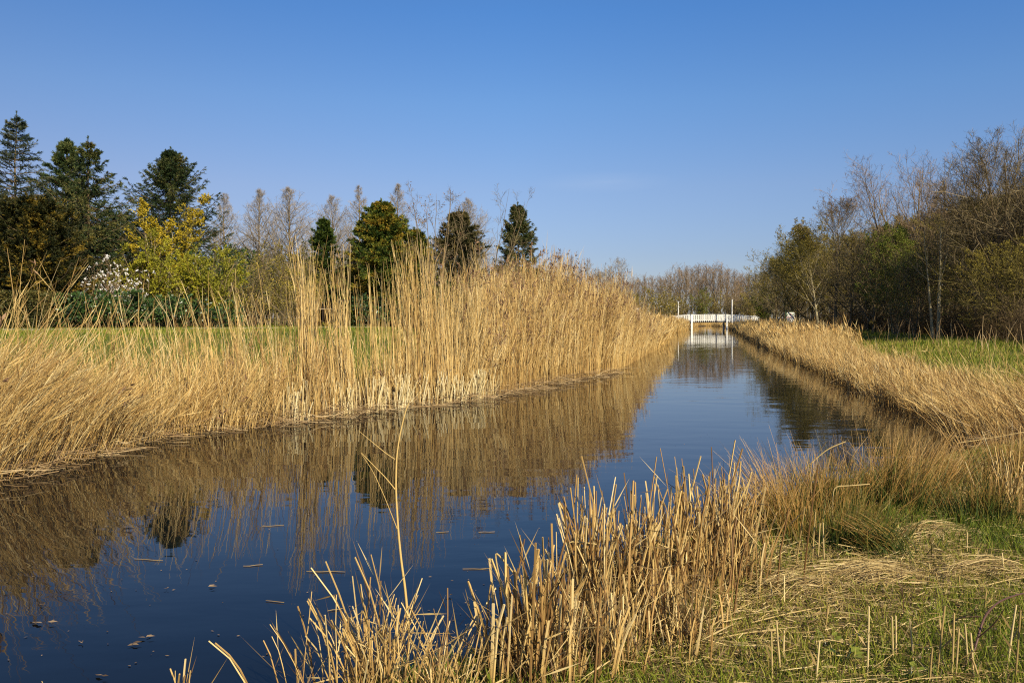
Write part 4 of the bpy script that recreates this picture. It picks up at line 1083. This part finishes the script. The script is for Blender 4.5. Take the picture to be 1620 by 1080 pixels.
shrub('laurel_shrub', 'glossy dark laurel under the white magnolia', 190, 36.6, 462, 34, 'laurel', 'twig_brown', 12, 5000, .13)
shrub('laurel_shrub', 'dark laurel under the yellow tree', 262, 37.6, 470, 40, 'laurel', 'twig_brown', 12, 5000, .13)
shrub('laurel_shrub', 'dark laurel below the bright olive willow', 335, 38.6, 478, 46, 'laurel', 'twig_brown', 12, 5000, .13)
shrub('bare_shrub', 'brown twiggy shrub right of the bright olive willow', 398, 43, 400, 44, 'budolive', 'twig_brown', 16, 3500, .07, n3=5)
shrub('bare_shrub', 'tall olive brown shrub in front of the third bare conical tree', 452, 46, 385, 50, 'budolive', 'twig_olive', 18, 5000, .07, n3=5)
shrub('bare_shrub', 'low olive shrub by the path left of the shed', 468, 42, 440, 44, 'budolive', 'twig_brown', 16, 3500, .07, n3=5)
shrub('bare_shrub', 'dark twiggy shrub behind the olive willow', 372, 47, 415, 40, 'laurel', 'twig_brown', 14, 1500, .10, n3=5)
conifer('cypress_tree', 'small dark pointed cypress above the shed', 512, 48, 346, 20, 'goldcon', nb=110, ns=12, nn=11, e0=0.7, e1=0.5, tipup=.15, droop=-.3, nl=.14, nw=.017, tints=(0, .35), prof=lambda t: np.minimum(1, (1.0 - t) * 3) ** 0.7)
shrub('bare_shrub', 'olive shrub below the small pointed cypress', 525, 46.5, 430, 42, 'budolive', 'twig_olive', 14, 5000, .08)
conifer('golden_conifer', 'broad golden green conifer in the middle of the left bank', 605, 44, 316, 72, 'goldcon', nb=300, ns=20, nn=12, e0=0.35, e1=-0.1, tipup=.15, droop=.15, nl=.14, nw=.017, prof=lambda t: np.minimum(1, (1.0 - t) * 1.75) ** 0.8, tints=(.0, 1.0), lump=.35)
conifer('golden_conifer', 'lower golden conifer just right of the broad one', 655, 45, 362, 34, 'goldcon', nb=170, ns=16, nn=11, e0=0.4, e1=0, tipup=.15, droop=.1, prof=lambda t: np.minimum(1, (1.0 - t) * 3) ** 0.7, tints=(.25, .95))
conifer('thuja_tree', 'bronze brown thuja between the two bare spreading trees', 728, 46, 333, 36, 'brownthuja', nb=190, ns=16, nn=12, e0=0.5, e1=0, tipup=.15, droop=.1, prof=lambda t: np.minimum(1, (1.0 - t) * 3.4) ** 0.7)
conifer('spruce_tree', 'neat green spruce standing alone above the dense reeds', 822, 52, 322, 41, 'spruce', nb=130, ns=18, nn=12, e0=.75, e1=-.2, tipup=.35, droop=.35, tints=(.2, .9), prof=lambda t: np.minimum(1, (1.0 - t) * 2.1) ** 0.9, lump=.3)
conifer('juniper_bush', 'low spreading green juniper by the path behind the reeds', 738, 41, 452, 50, 'goldcon', nb=120, ns=14, nn=11, e0=.8, e1=.2, tints=(0, .5), prof=lambda t: np.sqrt(np.clip(1.02 - t ** 2, .02, 1)), cat='juniper')
bare_tree('bare_tree', 'bare many stemmed tree left of the bronze thuja', 'tree', 690, 42, 268, 34, bark='bark_brown', twig='twig_brown', stems=7, form='vase', n1=14, n2=6, n3=4, n4=2, cb=.3, tw=.0055, splay=.8, r=.07, leaf='plume', leafn=500, leafs=.08)
bare_tree('bare_tree', 'bare spreading tree with long branches right of the bronze thuja', 'tree', 765, 44, 284, 42, bark='bark_brown', twig='twig_brown', stems=6, form='vase', n1=13, n2=6, n3=4, n4=2, cb=.3, tw=.0055, splay=.9, r=.07)
for px, d, py, hf, lab in [
    (355, 75, 303, 39, 'bare conical tree half hidden behind the broad dark spruce'),
    (410, 70, 296, 43, 'slim bare conical tree standing clear against the sky, second from the dark spruce'),
    (458, 68, 292, 52, 'dense bare conical tree left of the small pointed cypress'),
    (526, 75, 306, 49, 'open bare conical tree right behind the small pointed cypress'),
    (571, 76, 290, 34, 'slim bare conical tree just left of the golden conifer top'),
    (630, 72, 287, 39, 'slim bare conical tree just right of the golden conifer top'),
    (738, 70, 312, 49, 'bare conical tree behind the bronze thuja')]:
    bare_tree('larch_tree', lab, 'tree', px, d, py, hf, bark='bark_brown', twig='twig_grey', form='cone', n1=80, n2=9, n3=6, n4=2, cb=.12, tw=.0065, wob=.006, group='bare conical trees on the left bank')
shrub('rhododendron_shrub', 'large dark rhododendron right of the broad dark spruce', 372, 52, 398, 56, 'laurel', 'twig_brown', 20, 11000, .14)
shrub('rhododendron_shrub', 'dark rhododendron behind the slim bare conical trees', 425, 56, 408, 60, 'hedge', 'twig_brown', 20, 9000, .13)
shrub('rhododendron_shrub', 'dark olive rhododendron left of the broad golden conifer', 552, 50, 415, 50, 'hedge', 'twig_brown', 20, 9000, .13)
shrub('rhododendron_shrub', 'dark rhododendron under the brownish spruce', 135, 44, 400, 60, 'laurel', 'twig_brown', 20, 9000, .13)
shrub('rhododendron_shrub', 'dark rhododendron behind the yellow tree and the magnolia', 215, 45, 395, 60, 'hedge', 'twig_brown', 20, 12000, .12)
shrub('rhododendron_shrub', 'dark rhododendron behind the bright olive willow', 305, 47, 395, 62, 'laurel', 'twig_brown', 20, 12000, .12)
shrub('rhododendron_shrub', 'brownish rhododendron between the conical trees and the pointed cypress', 482, 55, 402, 60, 'hedge', 'twig_brown', 20, 10000, .12)
# clipped hedge
def hedge(label, px0, px1, d, py):
    c = at((px0 + px1) / 2, d); L = (px1 - px0) / FPX * d; H = ztop(py, d) - c[2]
    root = thing('clipped_hedge', c, label, 'hedge')
    n = 16000
    w = 1.1
    f = rng.random(n)
    u = rng.uniform(-1, 1, (n, 3)); ax = rng.choice(3, n, p=[.2, .45, .35]); sg = np.where(rng.random(n) < .5, -1.0, 1.0)
    u[np.arange(n), ax] = sg * rng.uniform(.86, 1.03, n)
    C = u * np.array([L / 2, w / 2, H / 2]) + np.array([0, 0, H / 2])
    C[:, 2] -= .22 * H * .4 * np.abs(u[:, 0]) ** 4
    C += rng.normal(size=(n, 3)) * .04
    mb = MB(); mb.leaves(C, rng.normal(size=(n, 3)) + unit(u) * .7, .09, .03, np.clip(.4 + .3 * np.sin(C[:, 0] * 4 + C[:, 2] * 3) + rng.normal(size=n) * .2, 0, 1))
    mb.build('foliage', M['hedge'], root)
    m = 60; xs = rng.uniform(-L / 2, L / 2, m) * .9; P0 = np.zeros((m, 4, 3)); P0[..., 0] = xs[:, None]; P0[..., 1] = rng.uniform(-.3, .3, (m, 1)); P0[..., 2] = np.linspace(-.05, H * .85, 4)[None]
    P0[:, 1:, :2] += rng.normal(size=(m, 3, 2)) * .08
    Q, R, _, _ = grow(P0, np.full((m, 4), .02), 8, .1, 1, .8, lambda t, i: .4 + 0 * t, 3, .2)
    tb = MB(); tb.tube(P0, np.full((m, 4), .018), 4); tb.tube(Q, np.full(Q.shape[:2], .006), 3)
    tb.build('branches', M['bark_brown'], root)
hedge('clipped brownish green hedge in front of the large yew', -8, 84, 35.6, 463)

# low shed among the trees
c = at(526, 44.5); root = thing('garden_shed', c, 'low dark timber shed half hidden behind the tall reeds', 'shed')
mb = MB()
mb.box((0, .9, .52), (1.75, .06, 1.05), .3); mb.box((-.86, 0, .52), (.06, 1.74, 1.05), .25); mb.box((.86, 0, .52), (.06, 1.74, 1.05), .25)
for k in range(5): mb.box((-.62 + k * .31, -.86, .52), (.06, .05, 1.05), .4)
mb.build('wall', M['darkwood'], root)
mb = MB(); mb.box((0, 0, 1.085), (2.1, 2.1, .07), .35); mb.build('roof', M['darkwood'], root)
mb = MB(); mb.box((0, -.93, .97), (1.9, .05, .09), .6); mb.build('lintel', M['palewood'], root)

# behind the left trees
GB = 'bare trees in the background of the left bank'
proto = None
for k, (px, d, py) in enumerate([(300, 95, 400), (345, 100, 395), (385, 92, 385), (430, 105, 390), (480, 98, 380), (500, 90, 400), (545, 100, 385), (585, 95, 395), (660, 95, 380), (700, 105, 390), (755, 100, 400), (790, 110, 405), (845, 120, 418), (865, 105, 412), (900, 115, 416), (945, 120, 424), (960, 105, 420)]):
    if k < 3:
        proto = [proto] if proto is not None and not isinstance(proto, list) else (proto or [])
        r = bare_tree('bare_tree', 'bare tree in the background behind the left bank trees', 'tree', px, d, py, 42, bark='bark_brown', twig=['twig_brown', 'twig_grey', 'twig_pink'][k], form='round', n1=20, n2=8, n3=6, n4=3, cb=.12, tw=.012, group=GB)
        r['h'] = ztop(py, d) - r.location[2]
        proto.append(r)
    else:
        q = proto[k % 3]; c = at(px, d); s = (ztop(py, d) - c[2]) / q['h']
        copy_tree(q, c, rng.random() * 6, s, 'bare tree in the background behind the left bank trees', GB)
for px, d, py, hf, lab in [(884, 80, 396, 20, 'thin pale birch above the dense reeds, tallest of three'), (905, 82, 402, 18, 'thin pale birch above the dense reeds, middle of three'), (928, 86, 406, 18, 'thin pale birch above the dense reeds, nearest the bridge of three')]:
    bare_tree('birch_tree', lab, 'tree', px, d, py, hf, bark='blossom' if False else 'bark_pale', twig='twig_pink', form='round', n1=16, n2=6, n3=5, n4=2, tw=.007, cb=.3)
bare_tree('bare_tree', 'lone slim bare tree between the reed bed and the far poplars', 'tree', 980, 95, 403, 22, bark='bark_pale', twig='twig_grey', form='round', n1=20, n2=8, n3=6, n4=2, tw=.008, cb=.2)
shrub('bare_shrub', 'reddish brown bare shrub behind the dense reeds below the birches', 870, 62, 425, 50, None, 'twig_brown', 18, 0, n3=6)
shrub('bare_shrub', 'brown bare shrub behind the reeds left of the lone slim tree', 935, 70, 430, 45, None, 'twig_brown', 18, 0, n3=6)
shrub('bare_shrub', 'brown bare shrub behind the reeds at the foot of the spruce', 800, 50, 430, 40, 'budolive', 'twig_brown', 16, 2500, .08, n3=5)
shrub('bare_shrub', 'brown bare shrub behind the reeds under the spreading bare tree', 770, 48, 430, 36, 'budolive', 'twig_brown', 16, 2000, .08, n3=5)
shrub('bare_shrub', 'dark green shrub at the foot of the golden conifer', 590, 42.5, 470, 40, 'laurel', 'twig_brown', 12, 4500, .13)
shrub('bare_shrub', 'dark shrub between the golden conifers and the juniper', 682, 43, 440, 40, 'laurel', 'twig_brown', 14, 3500, .12)
shrub('bush', 'dark olive bush where the left reeds meet the bridge', 1018, 112, 452, 24, 'budolive', 'twig_olive', 16, 4000, .12, tw=.012)
shrub('bush', 'white blossoming bush left of the white bridge', 1044, 122, 458, 26, 'budolive', 'twig_olive', 14, 3500, .12, bloom='blossom', bloomn=260, tw=.012)
shrub('bush', 'brown bush at the left end of the white bridge', 1066, 160, 470, 20, 'budolive', 'twig_brown', 16, 2500, .14, tw=.016)

# ---- bridge
BY = 150.0
root = thing('footbridge', (35.0, BY, 0), 'white arched timber footbridge crossing the canal in the distance', 'bridge')
def deckz(x): return .80 + .60 * (1 - (x / 10.5) ** 2)
xs = np.linspace(-10, 9.6, 41)
mb = MB()
for a, b in zip(xs[:-1], xs[1:]):
    za, zb = deckz(a), deckz(b)
    V = [[a, -.9, za - .28], [b, -.9, zb - .28], [b, .9, zb - .28], [a, .9, za - .28], [a, -.9, za], [b, -.9, zb], [b, .9, zb], [a, .9, za]]
    mb.quads(V, [[0, 3, 2, 1], [4, 5, 6, 7], [0, 1, 5, 4], [2, 3, 7, 6]], .25)
mb.build('deck', M['darkwood'], root)
for sy in (-1, 1):
    mb = MB()
    for a, b in zip(xs[:-1], xs[1:]):
        for h0, h1 in ((1.06, 1.16), (.10, .2)):
            V = np.array([[a, sy * .95 - .04, deckz(a) + h0], [b, sy * .95 - .04, deckz(b) + h0], [b, sy * .95 + .04, deckz(b) + h0], [a, sy * .95 + .04, deckz(a) + h0],
                          [a, sy * .95 - .04, deckz(a) + h1], [b, sy * .95 - .04, deckz(b) + h1], [b, sy * .95 + .04, deckz(b) + h1], [a, sy * .95 + .04, deckz(a) + h1]])
            mb.quads(V, [[0, 3, 2, 1], [4, 5, 6, 7], [0, 1, 5, 4], [2, 3, 7, 6]], .6)
    for x in np.arange(-9.9, 9.6, .34):
        w = rng.choice([.13, .16, .2, .08], p=[.4, .3, .15, .15])
        mb.box((x, sy * (.95 + .055), deckz(x) + .50), (w, .025, 1.26), rng.uniform(.2, 1))
    mb.build('railing', M['white'], root)
for x in (-3.65, 2.5):
    for sy in (-1, 1):
        mb = MB(); mb.box((x, sy * 1.15, .95), (.30, .22, 3.1), .9); mb.box((x, sy * 1.15, 2.53), (.36, .28, .06), .9); mb.build('pillar', M['white'], root)
for x in (-10.0, 9.6):
    mb = MB(); mb.box((x, 0, .25), (.5, 2.2, 1.3), .3); mb.build('abutment', M['darkwood'], root)
PG = 'tall pale poles by the bridge'
for px, py, d, lab in [(1073, 478, 147, 'tall pale pole standing left of the white bridge'), (1158, 474, 146, 'tall pale pole standing right of the white bridge pillars')]:
    x = (px - 810) / FPX * d; zt = ztop(py, d)
    root = thing('mooring_pole', (x, d, 0), lab, 'pole', PG)
    mb = MB(); mb.tube(np.array([[[0, 0, -.6], [0, 0, zt * .5], [.02, 0, zt]]]), np.array([[.11, .105, .095]]), 8, .6); mb.build('shaft', M['white'], root, True)
    mb = MB(); mb.tube(np.array([[[.02, 0, zt], [.02, 0, zt + .08]]]), np.array([[.105, .04]]), 8, .3); mb.build('cap', M['white'], root, True)
# small white marker post
c = at(1009, 70); root = thing('marker_post', c, 'small white marker post in the left reeds near the bridge', 'post')
zt = ztop(487, 70) - c[2]
mb = MB(); mb.box((0, 0, zt / 2), (.10, .10, zt), .6); mb.build('shaft', M['palewood'], root)
mb = MB(); mb.box((0, -.06, zt - .28), (.2, .03, .55), .9); mb.build('plate', M['white'], root)

# sign
d = 98.0; c = at(1250, d); root = thing('information_sign', c, 'information board on dark green posts before the right wood', 'sign')
zt = ztop(494, d) - c[2]; zb = ztop(510, d) - c[2]
mb = MB(); mb.box((.05, -.07, (zt + zb) / 2), (.86, .04, zt - zb), .8); mb.build('board', M['white'], root)
mb = MB()
for k in range(9):
    mb.box((-.28 + .3 * (k % 3) + .05 * rng.normal(), -.096 - .002 * k, zb + (.18 + .28 * (k // 3)) * (zt - zb) * 1.1), (.26 * rng.uniform(.6, 1.1), .004, .22 * rng.uniform(.6, 1)), [.1, .5, .2, .5, .45, .15, .9, .5, .8][k])
mb.build('printed_panel', M['signwhite'], root)
for x in (-.5, .45):
    mb = MB(); mb.box((x, 0, zt / 2 + (.12 if x < 0 else -.1)), (.11, .11, zt + (.2 if x < 0 else -.2)), .5); mb.build('post', M['greenpaint'], root)
mb = MB(); mb.box((-.1, -.02, zt + .1), (1.0, .16, .07), .3); mb.build('hood', M['greenpaint'], root)

# ---- far row of poplars behind the bridge
FG = 'row of bare poplars behind the bridge'
protos = []
for k in range(4):
    r = bare_tree('poplar_tree', 'bare pinkish brown poplar in the row behind the white bridge', 'tree', [1010, 1060, 1105, 1150][k], 262, [436, 428, 414, 418][k], 13, bark='bark_brown', twig='twig_pink', form='poplar', n1=30, n2=7, n3=5, n4=2, cb=.12, tw=.018, group=FG, wob=.006, r=.2)
    r['h'] = ztop([440, 432, 420, 424][k], 262) - r.location[2]
    protos.append(r)
for k, (px, py) in enumerate([(1000, 446), (1020, 436), (1032, 438), (1045, 436), (1075, 424), (1085, 422), (1095, 424), (1118, 418), (1130, 420), (1140, 421), (1162, 428), (1172, 432), (1184, 434), (1196, 432), (1208, 430), (990, 448), (1052, 440), (1112, 440), (1165, 445)]):
    d = 255 + rng.random() * 30; c = at(px, d); q = protos[k % 4]; s = (ztop(py, d) - c[2]) / q['h']
    copy_tree(q, c, rng.random() * 6, s, 'bare pinkish brown poplar in the row behind the white bridge', FG)
for px, d, py, hf, lf, tw, lab in [(1105, 212, 455, 20, 'budgreen', 'twig_olive', 'green leafing tree behind the middle of the bridge'), (1080, 215, 462, 18, 'budolive', 'twig_brown', 'brown bush behind the left pillar of the bridge'),
        (1132, 214, 462, 20, 'budolive', 'twig_brown', 'reddish brown bush behind the right pillar of the bridge'), (1160, 210, 458, 20, None, 'twig_brown', 'brown bare bush behind the right pole'), (1184, 205, 455, 20, 'budolive', 'twig_brown', 'brown bush behind the right end of the bridge'), (1050, 218, 466, 22, 'budolive', 'twig_brown', 'brown bush behind the left pole')]:
    shrub('bush', lab, px, d, py, hf, lf, tw, 18, 3500 if lf else 0, .2, tw=.02, n3=5)

# ---- right wood
shrub('bush', 'fresh green bush at the right end of the bridge', 1208, 132, 452, 18, 'budgreen', 'twig_olive', 14, 6000, .16, tw=.012)
bare_tree('budding_tree', 'olive brown tree in the wood nearest the bridge', 'tree', 1228, 126, 404, 40, twig='twig_brown', form='round', n1=24, n2=11, n3=8, n4=3, cb=.08, tw=.011, leaf='budolive', leafn=22100, leafs=0.109)
bare_tree('budding_tree', 'yellowish budding tree behind the information board', 'tree', 1262, 108, 372, 52, twig='twig_olive', form='round', n1=26, n2=11, n3=8, n4=3, cb=.08, tw=.010, leaf='budolive', leafn=39780, leafs=0.101)
bare_tree('budding_tree', 'golden olive budding tree with leaning pale trunk', 'tree', 1294, 96, 348, 58, bark='bark_pale', twig='twig_olive', form='round', n1=26, n2=11, n3=8, n4=3, cb=.2, tw=.010, leaf='budolive', leafn=44200, leafs=0.094, lean=(-.05, 0), wob=.03)
bare_tree('alder_tree', 'dark flat topped alder rising above the right wood', 'tree', 1322, 90, 306, 44, twig='twig_brown', form='umbrella', n1=20, n2=11, n3=8, n4=3, cb=.58, tw=.010, leaf='plume', leafn=11050, leafs=0.063)
bare_tree('budding_tree', 'reddish brown tree right below the flat topped alder', 'tree', 1347, 78, 362, 54, twig='twig_brown', form='round', n1=26, n2=11, n3=8, n4=3, cb=.06, tw=.009, leaf='budolive', leafn=11050, leafs=0.070)
bare_tree('budding_tree', 'brown twiggy tree left of the pale green willow', 'tree', 1382, 70, 350, 56, twig='twig_brown', form='round', n1=26, n2=11, n3=8, n4=3, cb=.06, tw=.008, leaf='budolive', leafn=6630, leafs=0.063)
bare_tree('willow_tree', 'pale green leafing willow below the tall bare poplars', 'tree', 1418, 62, 345, 52, twig='twig_olive', stems=3, form='vase', n1=20, n2=11, n3=8, n4=3, cb=.1, tw=.007, leaf='budgreen', leafn=39780, leafs=0.078)
bare_tree('poplar_tree', 'tall bare poplar, left of the pair above the pale green willow', 'tree', 1452, 66, 230, 84, bark='bark_brown', twig='twig_pink', stems=3, form='poplar', n1=34, n2=8, n3=6, n4=3, cb=.3, tw=.008, splay=.5)
bare_tree('poplar_tree', 'tall bare poplar, right of the pair above the pale green willow', 'tree', 1500, 63, 238, 66, bark='bark_brown', twig='twig_pink', stems=2, form='poplar', n1=30, n2=8, n3=6, n4=3, cb=.3, tw=.008, splay=.5)
bare_tree('birch_tree', 'slim tree with sunlit pale double trunk at the edge of the wood', 'tree', 1480, 51, 300, 40, bark='bark_pale', twig='twig_brown', stems=3, form='vase', n1=12, n2=6, n3=5, n4=2, cb=.45, tw=.006, splay=.22, r=.13, wob=.012)
bare_tree('oak_tree', 'large broad bare tree at the right edge, tallest of the wood', 'tree', 1612, 50, 203, 96, bark='bark_brown', twig='twig_brown', stems=2, form='round', n1=56, n2=12, n3=8, n4=4, cb=.16, tw=.0075, r=.28, splay=.4)
bare_tree('oak_tree', 'broad bare tree just outside the right edge of the wood', 'tree', 1730, 46, 215, 100, bark='bark_brown', twig='twig_brown', form='round', n1=44, n2=11, n3=7, n4=3, cb=.15, tw=.008, r=.26)
bare_tree('budding_tree', 'olive budding tree between the double trunk and the large broad tree', 'tree', 1545, 53, 305, 68, twig='twig_olive', stems=2, form='round', n1=28, n2=9, n3=7, n4=4, cb=.06, tw=.0065, leaf='budolive', leafn=22100, leafs=0.063)
bare_tree('budding_tree', 'low olive tree in front of the large broad tree at right edge', 'tree', 1606, 46, 380, 70, twig='twig_olive', stems=3, form='round', n1=30, n2=9, n3=7, n4=3, cb=.05, tw=.006, leaf='budolive', leafn=22100, leafs=0.058)
bare_tree('budding_tree', 'dense brown tree behind the sunlit double trunk', 'tree', 1490, 58, 335, 64, twig='twig_brown', stems=2, form='round', n1=28, n2=9, n3=7, n4=3, cb=.05, tw=.007, leaf='budolive', leafn=13260, leafs=0.063)
bare_tree('budding_tree', 'brown twiggy tree right of the pale green willow', 'tree', 1445, 57, 395, 46, twig='twig_brown', stems=2, form='round', n1=28, n2=9, n3=7, n4=3, cb=.05, tw=.007, leaf='budgreen', leafn=11050, leafs=0.070)
GW = 'bare trees deep in the right wood'
protos = []
for k, (px, d, py) in enumerate([(1300, 125, 400), (1360, 105, 380), (1420, 84, 350), (1250, 140, 415), (1275, 132, 405), (1330, 112, 392), (1390, 96, 380), (1400, 110, 365), (1470, 84, 340), (1530, 76, 320), (1580, 70, 300), (1640, 66, 290), (1520, 95, 330), (1215, 155, 428), (1560, 90, 310), (1345, 140, 395), (1690, 60, 300), (1610, 88, 300), (1240, 118, 408), (1285, 104, 372), (1318, 100, 365), (1372, 84, 362), (1436, 74, 335), (1512, 68, 318), (1572, 60, 305), (1632, 56, 285), (1402, 76, 352), (1476, 70, 330)]):
    lab = 'brown bare tree standing deep in the right wood behind the edge trees'
    if k < 3:
        r = bare_tree('bare_tree', lab, 'tree', px, d, py, [40, 46, 56][k], twig=['twig_brown', 'twig_olive', 'twig_olive'][k], form='round', n1=34, n2=10, n3=8, n4=3, cb=.06, tw=.012, group=GW, leaf='budolive', leafn=[3000, 14000, 9000][k], leafs=.09)
        r['h'] = ztop(py, d) - r.location[2]; protos.append(r)
    else:
        q = protos[k % 3]; c = at(px, d); s = (ztop(py, d) - c[2]) / q['h']
        copy_tree(q, c, rng.random() * 6, s, lab, GW)
# brush at the foot of the wood
n = 5200
y = 33 + 95 * rng.random(n) ** 1.5
off = 10.4 + 7 * rng.random(n) ** 1.2
x = XR(y) + off
H = rng.uniform(.5, 2.2, n)
P0 = stems_from(np.column_stack([x, y, height(x, y)]), H, rng.normal(size=(n, 2)) * .5, 5, wob=.04)
R0 = (.004 + .00012 * y)[:, None] * np.linspace(1.2, .5, 5)[None] * rng.uniform(.6, 1.6, (n, 1))
mb = MB(); mb.tube(P0, R0, 3, rng.random(n) * .7)
P1, R1, _, _ = grow(P0, R0, 6, .2, 1, .8, lambda t, i: H[i] * .35 * np.ones_like(t), 3, .1, .1, .7)
mb.tube(P1, np.maximum(R1, .004), 2)
P2, R2, _, _ = grow(P1, R1, 3, .2, 1, .8, lambda t, i: .3 + 0 * t, 3, .1, .1, .7)
mb.tube(P2, np.maximum(R2, .004), 2)
tag(mb.build('undergrowth', M['brush']), 'tangled brown brush along the foot of the right wood', 'undergrowth', kind='stuff')
n = 150
y = 26 + 60 * rng.random(n) ** 1.3; x = XR(y) + rng.uniform(6.5, 10, n)
P = stems_from(np.column_stack([x, y, height(x, y)]), rng.uniform(.3, 1.5, n), rng.normal(size=(n, 2)) * .3, 4)
mb = MB(); mb.tube(P, np.array([.008, .007, .006, .004])[None] * (1 + y / 60)[:, None], 3, rng.random(n))
tag(mb.build('weed_stems', M['reed_brown']), 'pale dead weed stems standing at the edge of the right wood', 'weeds', kind='stuff')
# far-off woods closing the horizon
n = 2600
ang = np.where(rng.random(n) < .5, rng.uniform(-75, -4, n), rng.uniform(14, 75, n)) * np.pi / 180
dist = rng.uniform(330, 520, n)
x = np.sin(ang) * dist; y = np.cos(ang) * dist
H = rng.uniform(7, 15, n)
B = np.column_stack([x, y, height(x, y)])
P0 = stems_from(B, H, rng.normal(size=(n, 2)) * .06, 5)
mb = MB(); mb.tube(P0, np.linspace(.22, .05, 5)[None], 3, rng.random(n))
P1, R1, _, _ = grow(P0, np.full((n, 5), .08), 12, .1, 1, .7, lambda t, i: H[i] * .3 * (1.2 - t), 3, .2, .08, .7)
mb.tube(P1, np.full(R1.shape, .06), 2)
P2, R2, _, _ = grow(P1, R1, 4, .2, 1, .7, lambda t, i: 1.2 + 0 * t, 2, .2, .08, .7)
mb.tube(P2, np.full(R2.shape, .045), 2)
tag(mb.build('distant_woods', M['twig_brown']), 'brown bare woods far off along the horizon', 'woods', kind='stuff')
